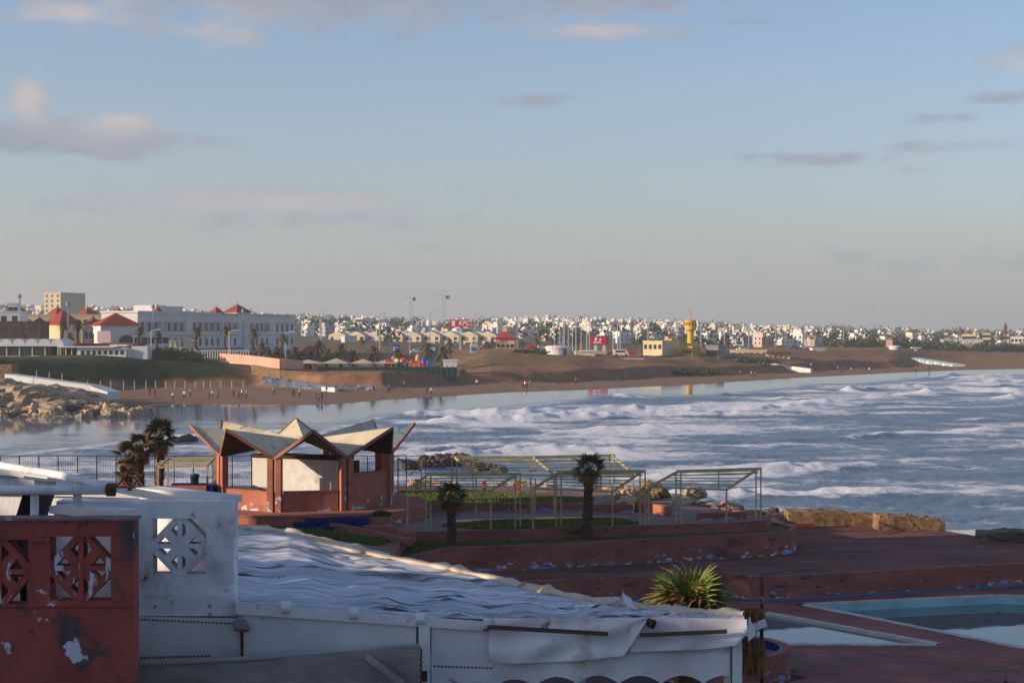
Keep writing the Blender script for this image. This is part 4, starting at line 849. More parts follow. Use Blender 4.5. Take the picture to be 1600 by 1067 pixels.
for i in range(8):
    for k in range(6): fs.append((i*7+k, i*7+k+1, (i+1)*7+k+1, (i+1)*7+k))
b = MB(); b.add(vs, fs); b.build('tarp_flap', M['canvas'], t, True)
def sheet(name, m, fn, nu, nv, parent, smooth=True):
    vs = [fn(i/nu, k/nv) for i in range(nu+1) for k in range(nv+1)]; fs = [(i*(nv+1)+k, (i+1)*(nv+1)+k, (i+1)*(nv+1)+k+1, i*(nv+1)+k+1) for i in range(nu) for k in range(nv)]
    b = MB(); b.add(vs, fs); return b.build(name, m, parent, smooth)
def quad3(px0, px1, yt0, yt1, yb0, yb1, o0, o1):                        # slab parallel to the front of the bar
    b = MB(); b.hexa([TP(px0, yb0, o0), TP(px1, yb1, o0), TP(px1, yb1, o1), TP(px0, yb0, o1), TP(px0, yt0, o0), TP(px1, yt1, o0), TP(px1, yt1, o1), TP(px0, yt0, o1)]); return b
quad3(368, 770, 941, 971, 959, 986, .08, .0).build('fascia_board', M['white'], t)
for px, py in ((447, 948), (553, 957), (657, 966), (762, 975)):
    b = MB(); q = TP(px, py, .08); b.tube([q+Vector((-.035, 0, 0)), q+Vector((.035, 0, 0))], .05, 10); b.build('bracket', M['white'], t)
quad3(206, 378, 962, 966, 1100, 1100, .015, -.03).build('wall_panel', M['canvas'], t); quad3(381, 650, 958, 972, 1100, 1100, .045, -.03).build('wall_panel', M['canvas'], t)
quad3(674, 770, 974, 984, 1100, 1100, .03, -.03).build('wall_panel', M['canvas'], t); quad3(764, 1132, 990, 990, 1040, 1040, .01, -.03).build('wall_panel', M['canvas'], t)
def seam(px0, y0, px1, y1, o):
    b = MB(); nn = int(abs(px1-px0)/6)+1
    for k in range(nn):
        f = (k+.5)/nn; q = TP(px0+(px1-px0)*f, y0+(y1-y0)*f, o); b.box(q.x-.008, q.x+.008, q.y-.006, q.y+.004, q.z-.006, q.z+.006)
    tag(b.build('stitching', M['rust'], t), kind='stuff')
seam(212, 967, 372, 974, .015); seam(212, 1027, 330, 1024, .015); seam(676, 1040, 770, 1043, .03)
b = MB(); q0 = TP(663, 966, .09); b.box(q0.x-.045, q0.x+.045, q0.y, q0.y+.09, ZP, q0.z); b.build('post', M['white'], t)
b = MB(); q0 = TP(1138, 990, 0); b.box(q0.x-.035, q0.x+.02, q0.y, q0.y+.08, ZP, q0.z); b.build('post', M['coping'], t); b = MB(); q0 = TP(1152, 990, 0); b.box(q0.x-.04, q0.x+.035, q0.y-.02, q0.y+.09, ZP, q0.z+.06); b.build('post', M['white'], t)
for px in (400, 900): b = MB(); q0 = P(px, 930, 16.0); b.box(q0.x-.05, q0.x+.05, 15.0, 15.1, ZP, 10.05); b.build('post', M['white'], t)
def drape1(u, w):
    px = 764+u*246; yt = np.interp(px, TNX, TNY)-1; yb = np.interp(px, [764, 800, 900, 975, 1010], [1034, 1036, 1032, 1024, 972]); f = .03*math.sin(u*17+w*4)*w+.02*math.sin(u*7+w*9); return TP(px, yt+(yb-yt)*w, .06+.05*w+f)
def drape2(u, w):
    px = 985+u*182; yt = np.interp(px, TNX, TNY)-1; yb = np.interp(px, [985, 1010, 1100, 1150, 1167], [1019, 1017, 1014, 1008, 990]); f = .025*math.sin(u*13+w*3)*w; return TP(px, yt+(yb-yt)*w, .05+.04*w+f)
sheet('tarp_drape', M['canvas'], drape1, 60, 16, t); sheet('tarp_drape', M['canvas'], drape2, 50, 14, t)
def corner(u, w):
    a = TP(1165, 968, .05); c = P(1168, 962, 14.2); q = a.lerp(c, u); return q+Vector((.02+.05*math.sin(u*3)*w, 0, -.17*w*(1-.5*u)))
sheet('tarp_drape', M['canvas'], corner, 20, 8, t)
def valance(u, w):
    px = 640+u*500; s = abs(math.sin((px-835)/66*PI)); yb = 1068-13*s**.8+np.interp(px, [640, 800, 900], [10, 6, 0]); yt = 1020; return TP(px, yt+(yb-yt)*w, .02+.02*math.sin(px/19)*w)
sheet('scalloped_valance', M['canvas'], valance, 200, 8, t)
b = MB(); b.bar(TP(762, 979, .15), TP(950, 990, .15), .02, .032); b.build('batten', M['wood'], t); b = MB(); b.bar(TP(1000, 992, .14), TP(1136, 986, .14), .02, .030); b.build('batten', M['wood'], t)
b = MB(); v, f_ = ICO2; q = TP(1017, 973, .12); b.add([q+Vector(p)*.035*(1+.5*math.sin(p[0]*7+p[1]*5)) for p in v], [tuple(x) for x in f_]); b.build('rope_knot', M['rust'], t)
# grey folded awning in front, with its arm and chain
t = thing('folded_awning', 'grimy grey folded awning with rusty chain hung below the white panels', 'awning', TP(360, 1067, .3))
def aw(u, w): px = 68+u*588; y0 = np.interp(px, [68, 380, 656], [1044, 1030, 1008]); return TP(px, y0+w*80, .34-.12*math.sin(w*1.4)+.012*math.sin(px/17))
sheet('fabric', M['greycanvas'], aw, 90, 10, t)
b = MB(); b.tube([TP(68, 1044, .34), TP(380, 1029, .34), TP(656, 1009, .26)], .022, 10); b.build('roller_bar', M['greycanvas'], t, True)
b = MB(); b.bar(TP(572, 1024, .36), TP(630, 1068, .36), .03, .05); b.build('folding_arm', M['greycanvas'], t)
b = MB(); [b.tube([TP(657+2*(k % 2), 1012+k*4.4, .3), TP(657+2*((k+1) % 2), 1016+k*4.4, .3)], .008, 6) for k in range(13)]; b.build('chain', M['rust'], t)
b = MB(); b.box(*[TP(664, 1040, .3).x-.02, TP(664, 1040, .3).x+.02], 13.05, 13.08, TP(664, 1062, .3).z, TP(664, 1046, .3).z); b.build('padlock', M['dark'], t)
t = thing('flood_lamp', 'small grey flood lamp box on a rusty bracket under the fascia', 'lamp', TP(380, 980, .1))
b = MB(); b.hexa([TP(366, 985, .05), TP(388, 987, .05), TP(390, 984, .16), TP(364, 982, .16), TP(366, 968, .05), TP(384, 968, .05), TP(390, 978, .16), TP(364, 970, .16)]); b.build('housing', M['grey'], t)
b = MB(); b.bar(TP(378, 985, .06), TP(378, 1030, .05), .02); b.build('bracket', M['rust'], t)
# thatched post beside the canvas bar
q = Vector((X(1190, 15.4), 15.4, ZP)); t = thing('thatched_post', 'thin post with white arm and hanging dry thatch beside the canvas bar', 'post', q)
part('post', M['dark'], t, 'bar', q, (q.x, q.y, ZY(942, 15.4)), .03); part('arm', M['white'], t, 'bar', P(1164, 984, 15.3), P(1197, 972, 15.3), .03, .07)
def thatch(nm, px0, px1, yt, L, n, sd):
    r_ = random.Random(sd); b = MB()
    for k in range(n):
        p = P(r_.uniform(px0, px1), yt+r_.uniform(-3, 3), 15.35+r_.uniform(-.08, .08)); l = L*r_.uniform(.5, 1.1)
        p2 = p+Vector((r_.uniform(-.05, .05), r_.uniform(-.04, .04), -l)); s = Vector((.008, .004, 0)); b.add([p-s, p+s, p2+s*.4, p2-s*.4], [(0, 1, 2, 3)])
    b.build(nm, M['dry'], t)
thatch('thatch_skirt', 1162, 1193, 1000, .33, 240, 1); thatch('thatch_skirt', 1158, 1192, 952, .14, 160, 2)
b = MB(); v, f_ = ICO2; q2 = P(1175, 958, 15.45); b.add([q2+Vector((p[0]*.13, p[1]*.12, p[2]*.06)) for p in v], [tuple(x) for x in f_]); b.build('thatch_top', M['dry'], t); part('bar', M['dark'], t, 'bar', P(1150, 966, 15.35), P(1192, 966, 15.35), .02)
part('bar', M['dark'], t, 'bar', P(1166, 1000, 15.35), P(1192, 1000, 15.35), .025)
# unseen seafront building left of the picture, outline shaped to shade the terrace
t = thing('seafront_building', 'unseen long white seafront building left of the terraces casting the broad shade', 'building', (-45, 25, ZP))
part('wall', M['hotel'], t, 'prism', [(-30, 74.1), (-60, 66.0), (-60, -60), (-30, -60)], ZP-.02, 17.1); part('parapet', M['hotel'], t, 'prism', [(-29.8, 74.2), (-60.2, 66.1), (-60.2, -60.2), (-29.8, -60.2)], 17.1, 17.3)
part('shade_step', M['hotel'], t, 'prism', [(-29.9, 7.2), (-60, -1.0), (-60, -60), (-29.9, -60)], 17.3, 18.4)  # roof step added to raise the shade line over the near canvas
t2 = thing('corniche_hotel', 'unseen pale low hotel block behind the terrace viewpoint', 'building', (0, -12, ZP)); part('wall', M['hotel'], t2, 'box', -28, 45, -24, -4, ZP-.02, 10.9); wm2 = MB(); wm2.box(-.9, .9, -.03, .03, 0, 2.1); wm2 = wm2.mesh('window', M['glass'])  # unseen block, put in and sized for the sky light it holds back
for k in range(12):
    for z in (2.5, 6): mesh_obj('window', wm2, t2, Vector((-25+k*6, -3.98, z))-Vector((0, -12, ZP)))
wm = MB(); wm.box(-.03, .03, -.8, .8, 0, 1.5); wm = wm.mesh('window', M['glass'])
for k in range(22):
    for z in (3.0, 7.0, 11.0, 14.6): mesh_obj('window', wm, t, Vector((-29.98, -40+k*5.1, z))-Vector((-45, 25, ZP)))
# ------------------------------------------------------------------ far shore: buildings
def yaw(p, ang, c): ca, sa = math.cos(ang), math.sin(ang); return Vector((c[0]+p[0]*ca-p[1]*sa, c[1]+p[0]*sa+p[1]*ca, p[2]))
class LB(MB):                                                           # boxes in a turned local frame
    def __init__(s, c, ang): super().__init__(); s.c = c; s.a = ang
    def lbox(s, x0, x1, y0, y1, z0, z1): return s.hexa([yaw(p, s.a, s.c) for p in ((x0, y0, z0), (x1, y0, z0), (x1, y1, z0), (x0, y1, z0), (x0, y0, z1), (x1, y0, z1), (x1, y1, z1), (x0, y1, z1))])
    def pyr(s, x0, x1, y0, y1, z0, z1):
        q = [yaw(p, s.a, s.c) for p in ((x0, y0, z0), (x1, y0, z0), (x1, y1, z0), (x0, y1, z0), ((x0+x1)/2, (y0+y1)/2, z1))]; return s.add(q, [(0, 3, 2, 1), (0, 1, 4), (1, 2, 4), (2, 3, 4), (3, 0, 4)])
def lpart(name, m, t, c, ang, *box):
    b = LB(c, ang); b.lbox(*box); return b.build(name, m, t)
def arch_mesh(w, h):
    b = MB(); pts = [(-w/2, 0), (w/2, 0)]+[(w/2*math.cos(a), h-w/2+w/2*math.sin(a)) for a in [PI*k/8 for k in range(9)]]; n = len(pts)
    b.add([(x, 0, z) for x, z in pts]+[(x, .3, z) for x, z in pts], [tuple(range(n)), tuple(range(n, 2*n))[::-1]]+[(i, i+n, (i+1) % n+n, (i+1) % n) for i in range(n)]); return b.mesh('window', M['glass'])
def rect_mesh(w, h, m='glass', d=.3):
    b = MB(); b.box(-w/2, w/2, 0, d, 0, h); return b.mesh('window', M[m])
# hotel: long front turned away from the sun
A = Vector((X(215, 440), 440.0)); B = Vector((X(461, 530), 530.0)); ang = math.atan2(B.y-A.y, B.x-A.x); Lh = (B-A).length; zb = 4.5; zt = ZY(488.5, 440)
hotel = thing('hotel', 'long white three storey hotel with arched windows and red pyramid turrets', 'hotel', (A.x, A.y, zb))
lpart('wall', M['hotel'], hotel, A, ang, 0, Lh, 0, 11, zb, zt); lpart('cornice', M['hotel'], hotel, A, ang, -.3, Lh+.3, -.35, 11.3, zt, zt+.5); lpart('string_course', M['beige'], hotel, A, ang, 0, Lh, -.2, -.001, zt-6.1, zt-5.8)
lpart('base_band', M['grey'], hotel, A, ang, 4, Lh*.8, -.8, -.001, zb, zt-9.6)
rw = rect_mesh(1.55, 2.5); aw_ = arch_mesh(1.35, 2.3); gw = rect_mesh(2.2, 2.6); hl = Vector((A.x, A.y, zb))
def wall_item(me, name, t, s, z, off=-.06, c=A, a=ang, rl=hl):
    o = mesh_obj(name, me, t, yaw((s, off, z), a, c)-rl); o.rotation_euler = (0, 0, a); return o
pil = MB(); pil.box(-.22, .22, 0, .3, 0, 3.1); pil = pil.mesh('pilaster', M['beige'])
for k in range(27):
    s = 2.4+k*(Lh-4.6)/26
    if k in (7, 22): continue
    wall_item(rw, 'window', hotel, s, zt-4.9); wall_item(aw_, 'window', hotel, s, zt-9.0)
    if k < 23: wall_item(pil, 'pilaster', hotel, s+1.65, zt-5.2, -.25)
    if k % 2: wall_item(gw, 'window', hotel, s, zt-13.2, -.86)
lpart('roof_block', M['hotel'], hotel, A, ang, 12.8, 18.2, 2, 9, zt, zt+2.2); lpart('roof_block', M['hotel'], hotel, A, ang, 31, 39, 4, 10, zt, zt+.9)
b = MB(); q = yaw((24.2, 6, zt), ang, A); b.lathe([(5, 0), (5, 1.7), (5.2, 1.7), (5.2, 2.0), (.01, 2.0)], 20, q); b.build('roof_drum', M['hotel'], hotel)
def turret(px, ytip, ybase, w, Y, label, body=1.6, bm='hotel'):
    zb_ = ZY(ybase, Y); zt_ = ZY(ytip, Y); wm_ = w*Y/F/(1.25 if px > 160 else 1.0); c = (X(px, Y), Y); g = terrain_z(px, Y)-.5
    t = thing('turret', label, 'turret', (c[0], c[1], g)); b = LB(c, .9); b.lbox(-wm_*.42, wm_*.42, -wm_*.42, wm_*.42, g, zb_); b.build('wall', M[bm], t)
    b = LB(c, .9); b.pyr(-wm_/2, wm_/2, -wm_/2, wm_/2, zb_, zt_); r = b.build('roof', M['redroof'], t); part('finial', M['grey'], r, 'bar', (c[0], c[1], zt_-.2), (c[0], c[1], zt_+.6), .12)
    return t
for px, y0, y1, w, Y, lb in ((246, 478, 489.5, 20, 452, 'small red pyramid turret on the hotel roof beside a white roof block'), (338, 479, 491.5, 26, 484, 'red pyramid turret on the hotel roof right of the drum'), (371, 475, 488, 42, 497, 'widest red pyramid turret on the hotel roof'), (185, 480, 489, 18, 480, 'small red pyramid turret just above the lit hotel end wall'),
                            (33, 480, 492, 16, 520, 'small red pyramid roof beside the white block at the hill foot'), (90, 479, 491, 24, 545, 'red pyramid roof rising behind the large one'), (137, 479, 491, 25, 540, 'red pyramid roof on a cream tower'), (62, 495, 507, 22, 480, 'low red pyramid roof in front of the cream building'), (98, 484, 507, 46, 490, 'large red pyramid roof behind the dark palms'), (145, 494, 506, 20, 495, 'low red pyramid roof beside the white arched hall')):
    turret(px, y0, y1, w, Y, lb, bm='cream' if px < 160 else 'hotel')
Y = 420; c = (X(172, Y), Y+8); hall = thing('arched_hall', 'white hall with red pyramid roof and big half round window', 'hall', (c[0], c[1], 5)); z1 = ZY(508, Y)
lpart('wall', M['hotel'], hall, c, .45, -5.2, 4.6, -4.5, 6, 4.5, z1); b = LB(c, .45); b.pyr(-5.9, 5.3, -5.2, 6.7, z1, ZY(488, Y)); b.build('roof', M['redroof'], hall)
b = MB(); r = 1.9; pts = [(r*math.cos(PI*k/10), r*math.sin(PI*k/10)) for k in range(11)]; q = [yaw((1.2+x, -4.62, z1-4.4+z), .45, c) for x, z in pts]+[yaw((1.2+x, -4.45, z1-4.4+z), .45, c) for x, z in pts]; b.add(q, [tuple(range(11)), tuple(range(11, 22))[::-1]]); b.build('window', M['glass'], hall)
def block(name, label, cat, px0, px1, yt, Y, depth=12, m='hotel', a=.35, wins=None, zb=None, yb=None, group=None, parap=True):
    x0, x1 = X(px0, Y), X(px1, Y); cx = (x0+x1)/2; w = max(.4*(x1-x0), ((x1-x0)-depth*math.sin(abs(a)))/math.cos(a)); g = min(terrain_z(px0, Y), terrain_z(px1, Y), terrain_z((px0+px1)/2, Y+depth))-.6 if zb is None else zb; z1 = ZY(yt, Y)
    c = (cx, Y+depth/2); t = thing(name, label, cat, (cx, Y+depth/2, g), group); lpart('wall', M[m], t, c, a, -w/2, w/2, -depth/2, depth/2, g, z1)
    if parap: lpart('parapet', M[m], t, c, a, -w/2-.15, w/2+.15, -depth/2-.15, depth/2+.15, z1, z1+.35)
    if wins:
        n, rows, ww, wh = wins; me = rect_mesh(ww, wh); rl = Vector((cx, Y+depth/2, g))
        for r_ in range(rows):
            for k in range(n): o = mesh_obj('window', me, t, yaw((-w/2+w*(k+.5)/n-0, -depth/2-.05, z1-(r_+1)*wh*1.9+.3*wh), a, c)-rl); o.rotation_euler = (0, 0, a)
    return t
block('apartment_block', 'tall cream apartment block standing above the hill trees', 'building', 66, 121, 458, 900, 20, 'beige', -.45, (3, 4, 1.3, 1.4), zb=18)
block('white_block', 'plain white cube building behind the brown boarded terrace', 'building', 2, 27, 475, 470, 10, 'hotel', .2, (2, 1, 1.2, 1.5)); block('white_wing', 'low white wing with dark arch left of the red pyramid roofs', 'building', -60, 30, 488, 455, 12, 'hotel', .1, (5, 1, 1.4, 1.6))
block('cream_building', 'long cream building under the red pyramid roofs', 'building', 30, 215, 493, 530, 14, 'cream', .1, (10, 1, 1.8, 2.2)); block('cream_tower', 'square cream tower building carrying a red roof beside the hotel', 'building', 118, 160, 486, 560, 10, 'cream', .3, (2, 1, 1.5, 1.8))
block('brown_terrace', 'brown boarded terrace building below the white block', 'building', -80, 62, 504, 425, 10, 'brown', .05, (6, 1, 2.2, 1.6)); block('grey_house', 'grey two storey house with narrow windows behind dark palms', 'building', 118, 158, 513, 430, 8, 'grey', .3, (4, 2, .8, 1.6))
block('annexe', 'pale low hotel annexe with square windows', 'building', 194, 262, 521, 425, 8, 'hotel', .35, (5, 1, 1.5, 1.6))
# shore restaurants
t = thing('boat_restaurant', 'low white boat shaped restaurant with a row of dark windows and flat roof', 'restaurant', (X(160, 385), 385, 6)); Y = 385; g = terrain_z(150, Y)-.8
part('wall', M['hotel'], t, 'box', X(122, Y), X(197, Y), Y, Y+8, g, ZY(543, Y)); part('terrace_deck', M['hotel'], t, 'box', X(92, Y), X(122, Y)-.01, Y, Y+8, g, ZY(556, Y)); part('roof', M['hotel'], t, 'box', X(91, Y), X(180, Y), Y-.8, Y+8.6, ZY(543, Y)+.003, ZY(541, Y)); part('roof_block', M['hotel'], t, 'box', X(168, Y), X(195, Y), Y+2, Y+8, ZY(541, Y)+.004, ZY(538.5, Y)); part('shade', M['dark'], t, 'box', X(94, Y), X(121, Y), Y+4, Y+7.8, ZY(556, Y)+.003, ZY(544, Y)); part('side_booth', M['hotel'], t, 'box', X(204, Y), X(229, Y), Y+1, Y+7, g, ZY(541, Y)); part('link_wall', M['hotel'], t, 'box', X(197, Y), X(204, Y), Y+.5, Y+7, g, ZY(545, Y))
wm = rect_mesh(.85, .95); 
for k in range(8): o = mesh_obj('window', wm, t, Vector((X(129+k*8.8, Y), Y-.05, ZY(554, Y)))-root_loc(t))
for k in range(4): part('post', M['hotel'], t, 'box', X(93+k*9, Y), X(93+k*9, Y)+.2, Y+.1, Y+.3, ZY(556, Y)-.01, ZY(543, Y))
t = thing('tent_restaurant', 'seaside restaurant with row of white vaulted canvas roofs over glazing', 'restaurant', (X(40, 385), 385, 6)); g = terrain_z(40, 385)-.8
part('base', M['hotel'], t, 'box', X(-60, Y), X(80, Y), Y, Y+9, g, ZY(556, Y)); part('glazing', M['glass'], t, 'box', X(-60, Y), X(79.5, Y), Y+.3, Y+8.6, ZY(556, Y)+.002, ZY(541, Y))
for k in range(-3, 5):
    b = MB(); cx = X(10+k*20, Y); r = 10*Y/F; n = 10; vs = []
    for y in (Y-.4, Y+9): vs += [(cx+r*math.cos(PI*i/n), y, ZY(541, Y)+.01+1.7*math.sin(PI*i/n)**.8) for i in range(n+1)]
    b.add(vs, [(i, i+1, i+12, i+11) for i in range(n)]+[tuple(range(11))[::-1], tuple(range(11, 22))]); b.build('vault', M['hotel'], t)
    part('mullion', M['hotel'], t, 'box', cx-.1, cx+.1, Y+.15, Y+.3, ZY(556, Y), ZY(541, Y))
t = thing('tiled_building', 'long low red tiled building behind the boat shaped restaurant', 'building', (X(140, 400), 400, 6)); part('wall', M['brown'], t, 'box', X(78, 402), X(215, 402), 402, 410, 5, ZY(539, 402)); part('roof', M['redroof'], t, 'box', X(76, 402), X(217, 402), 401, 411, ZY(539, 402), ZY(536.5, 402))
b = MB(); Y = 404; b.box(X(152, Y), X(173, Y), Y, Y+.4, ZY(535, Y), ZY(517, Y)); t = thing('billboard', 'pale pink advertising billboard before the arched hall', 'billboard', (X(162, Y), Y, 6)); b.build('panel', mat('pink_poster', lin(226, 186, 186), lin(214, 200, 204), .25, .6, 0, None, [(lin(150, 110, 120), .3, .58, .05)]), t)
for px in (155, 170): part('leg', M['grey'], t, 'bar', (X(px, Y), Y+.2, terrain_z(px, Y)-.5), (X(px, Y), Y+.2, ZY(534, Y)), .25)
# portico, railing, pink ramp, seawall and other beach works
t = thing('portico', 'row of cream columns with flat beam before the hotel', 'portico', (X(285, 405), 405, 6)); Y = 405
for k in range(6): part('column', M['cream'], t, 'box', X(266+k*7.6, Y)-.22, X(266+k*7.6, Y)+.22, Y, Y+.5, terrain_z(285, Y)-.5, ZY(533, Y))
part('beam', M['cream'], t, 'box', X(263, Y), X(308, Y), Y-.2, Y+.7, ZY(533, Y), ZY(531, Y))
t = thing('white_railing', 'white balustered railing on the promenade before the hotel', 'railing', (X(340, 400), 400, 6)); Y = 400; g = terrain_z(340, Y)-.4
part('rail', M['hotel'], t, 'box', X(304, Y), X(388, Y), Y, Y+.2, ZY(548, Y), ZY(547, Y))
for k in range(22): part('baluster', M['hotel'], t, 'box', X(304+k*4, Y)-.1, X(304+k*4, Y)+.1, Y+.02, Y+.18, g, ZY(548, Y))
def ribbon(name, label, cat, pts, th, m, drop=3.0):                      # upright wall following pixel points: (px, y top, Y)
    t = thing(name, label, cat, (X(pts[0][0], pts[0][2]), pts[0][2], 0))
    for a, c in zip(pts[:-1], pts[1:]): part('wall_panel', M[m], t, 'wallseg', (X(a[0], a[2]), a[2]), (X(c[0], c[2]), c[2]), th, ZY(a[1], a[2])-drop, ZY(a[1], a[2]), ZY(c[1], c[2])-drop, ZY(c[1], c[2]))
ribbon('pink_ramp_wall', 'pink rendered wall sloping down from the promenade to the beach', 'wall', [(346, 552, 395), (390, 555, 388), (440, 561, 380), (470, 563, 392)], 1.2, 'pink', 2.2)
ribbon('sea_wall', 'whitewashed sloping seawall ramp above the rock spit', 'wall', [(16, 584, 285), (60, 590, 283), (150, 602, 280), (178, 612, 278)], 3.0, 'white_clean', 1.3)
b = MB(); b.box(X(-40, 288), X(18, 288), 288, 292, 0, ZY(570, 288)); one('ochre_wall', 'ochre masonry block at the top of the whitewashed seawall ramp', 'wall', M['concrete'], b)
ribbon('graffiti_ramp', 'ramp wall covered in blue graffiti at the foot of the bank', 'wall', [(412, 588, 352), (460, 594, 348), (525, 603, 340)], .8, 'teal', 1.6); ribbon('ramp_wall', 'pale low wall end beside the graffiti ramp on the sand', 'wall', [(505, 604, 338), (526, 606, 332)], .8, 'white_clean', 1.4); ribbon('ramp_wall', 'second graffiti wall running level along the bank foot', 'wall', [(525, 602, 348), (584, 604, 345)], .8, 'teal', 1.2)
ribbon('earth_wall', 'sunlit brown stone wall along the slope under the pink ramp', 'wall', [(395, 570, 372), (440, 578, 368), (512, 584, 365)], 1.0, 'concrete', 2.0)
ribbon('white_ramp', 'white concrete ramp descending to the sand near the stilt shelter', 'wall', [(1140, 561, 520), (1200, 567, 512), (1268, 576, 500)], 1.0, 'white_clean', 1.5)
for k, px in enumerate((57, 77, 97, 116, 137, 157, 173, 193, 210, 228, 243, 259, 273, 289, 305, 318, 329, 345, 362, 380)):
    Y = 350+ (k % 3); q = at(px, Y); b = MB(); b.bar((q.x, q.y, q.z-.5), (q.x, q.y, q.z+1.5), .16); b.bar((q.x, q.y, q.z+1.5), (q.x+.1, q.y-.25, q.z+1.75), .12); one('fence_post', 'slim pale fence post on the dark grass bank', 'post', M['beige'], b, 'fence posts on the grass bank')
# stilt shelter, stairs, round kiosks
t = thing('stilt_shelter', 'dark beach shelter on cream stilts above the sand', 'shelter', at(1215, 545)); q = at(1215, 545)
for k in range(5): part('stilt', M['cream'], t, 'box', X(1200+k*8, 545)-.5, X(1200+k*8, 545)+.5, 545, 546, q.z-2, ZY(553, 545))
part('roof', M['brown'], t, 'box', X(1197, 545), X(1236, 545), 544, 552, ZY(553, 545), ZY(550.5, 545))
t = thing('beach_stairs', 'broad white and turquoise stepped concrete platform running down the sand', 'stairs', at(1460, 600))
for k in range(12):
    px0 = 1420+k*6.2; Y = 640-k*4; part('step', M['white_clean'] if k % 2 else M['poolwall'], t, 'box', X(px0, Y), X(px0+20, Y), Y, Y+14, 0, ZY(559+k*.95, Y))
def round_kiosk(label, px0, px1, yt, yb, Y, m='white_clean'):
    r = (X(px1, Y)-X(px0, Y))/2; c = (X((px0+px1)/2, Y), Y+r, terrain_z((px0+px1)/2, Y)-1); t = thing('round_kiosk', label, 'kiosk', c); h = ZY(yt, Y)-c[2]
    b = MB(); b.lathe([(r*.93, 0), (r*.93, h-.9), (r*.9, h-.9)], 24, c); b.build('wall', M[m], t); b = MB(); b.lathe([(r, h-.9), (r*1.02, h-.4), (r*.8, h), (.01, h+.05)], 24, c); b.build('roof', M[m], t)
    part('door', M['dark'], t, 'box', c[0]+r*.45, c[0]+r*.62, c[1]-r*.92, c[1]-r*.7, c[2]+.5, c[2]+h-1.0)
round_kiosk('large round white beach kiosk with flat roof on the dune edge', 852, 893, 540, 557, 488); round_kiosk('small round white kiosk far along the sandy dune', 1391, 1411, 540, 547, 720)
t = thing('beach_shelter', 'small white T shaped shelter on the far dune', 'shelter', at(1431, 730)); q = at(1431, 730); part('post', M['white_clean'], t, 'box', q.x-.5, q.x+.5, q.y-.5, q.y+.5, q.z-.5, ZY(544, 730)); part('roof', M['white_clean'], t, 'box', q.x-1.9, q.x+1.9, q.y-2, q.y+2, ZY(544, 730), ZY(542.5, 730))
t = thing('beach_shelter', 'white mushroom shelter on a slab at the dune edge before the red billboard', 'shelter', at(918, 487)); q = at(918, 487); part('post', M['white_clean'], t, 'box', q.x-.35, q.x+.35, q.y-.3, q.y+.3, q.z-.5, ZY(549, 487)); part('roof', M['white_clean'], t, 'box', q.x-2.2, q.x+2.2, q.y-2, q.y+2, ZY(549, 487), ZY(547, 487)); part('slab', M['white_clean'], t, 'box', q.x-2, q.x+2, q.y-2, q.y+2, q.z-1, q.z+.25)
block('white_hut', 'small flat white hut on the dune right of the stilts', 'hut', 1268, 1291, 545, 640, 4, 'white_clean', .1, None)
# watch tower and its buildings
Y = 525; t = thing('watch_tower', 'yellow round watch tower with glazed cabin and twin masts', 'tower', (X(1079, Y), Y, 5)); c = (X(1079, Y), Y, 5); r = 5.0*Y/F
b = MB(); b.lathe([(r, 0), (r, ZY(517, Y)-5), (r*.9, ZY(517, Y)-5)], 24, c); b.build('shaft', M['yellow'], t)
b = MB(); b.lathe([(r, ZY(518, Y)-5), (r*1.75, ZY(514.5, Y)-5), (r*1.75, ZY(508.5, Y)-5), (r*1.5, ZY(508.5, Y)-5)], 24, c); b.build('cabin', M['yellow'], t); b = MB(); b.lathe([(r*1.62, ZY(508.6, Y)-5), (r*1.62, ZY(503.5, Y)-5)], 24, c); cb = b.build('cabin_glass', M['glass'], t)
for k in range(12): a = 2*PI*k/12; part('mullion', M['yellow'], cb, 'bar', (c[0]+r*1.66*math.cos(a), c[1]+r*1.66*math.sin(a), ZY(508.6, Y)), (c[0]+r*1.66*math.cos(a), c[1]+r*1.66*math.sin(a), ZY(503.5, Y)), .5)
b = MB(); b.lathe([(r*1.8, ZY(503.5, Y)-5), (r*1.8, ZY(500.5, Y)-5), (.01, ZY(500, Y)-5)], 24, c); b.build('roof', M['yellow'], t)
for px, y in ((1077.5, 483), (1080, 486)): part('mast', M['coping'], t, 'bar', (X(px, Y), Y, ZY(501, Y)), (X(px, Y), Y, ZY(y, Y)), .3)
block('beige_house', 'sunlit beige flat roofed building at the foot of the watch tower', 'building', 1006, 1066, 534, 514, 12, 'cream', -.55, (4, 1, 1, 1.4)); block('yellow_house', 'yellow building joining the watch tower', 'building', 1040, 1070, 531, 532, 9, 'yellow', -.5, None); block('yellow_shed', 'low yellow shed below the watch tower', 'building', 1066, 1098, 543, 516, 7, 'yellow', -.5, (3, 1, 1, 1.2)); block('grey_block', 'grey shuttered block right of the watch tower', 'building', 1104, 1138, 541, 518, 8, 'grey', -.4, (5, 1, 1.1, 2)); block('low_wall_house', 'long low cream wall with openings right of the grey block', 'building', 1142, 1200, 548, 560, 5, 'cream', -.1, (6, 1, 1.0, 1))
block('red_wall_shed', 'low red brick shed left of the watch tower on the dune', 'building', 946, 994, 551, 505, 4, 'stubred', .1, None); block('white_rubble_wall', 'broken white wall pieces on the dune before the tower', 'wall', 966, 1006, 561.5, 484, 2, 'white_clean', .1, None); block('yellow_low_wall', 'low yellow wall beside the round kiosk', 'wall', 898, 948, 550, 500, 3, 'cream', .05, None)
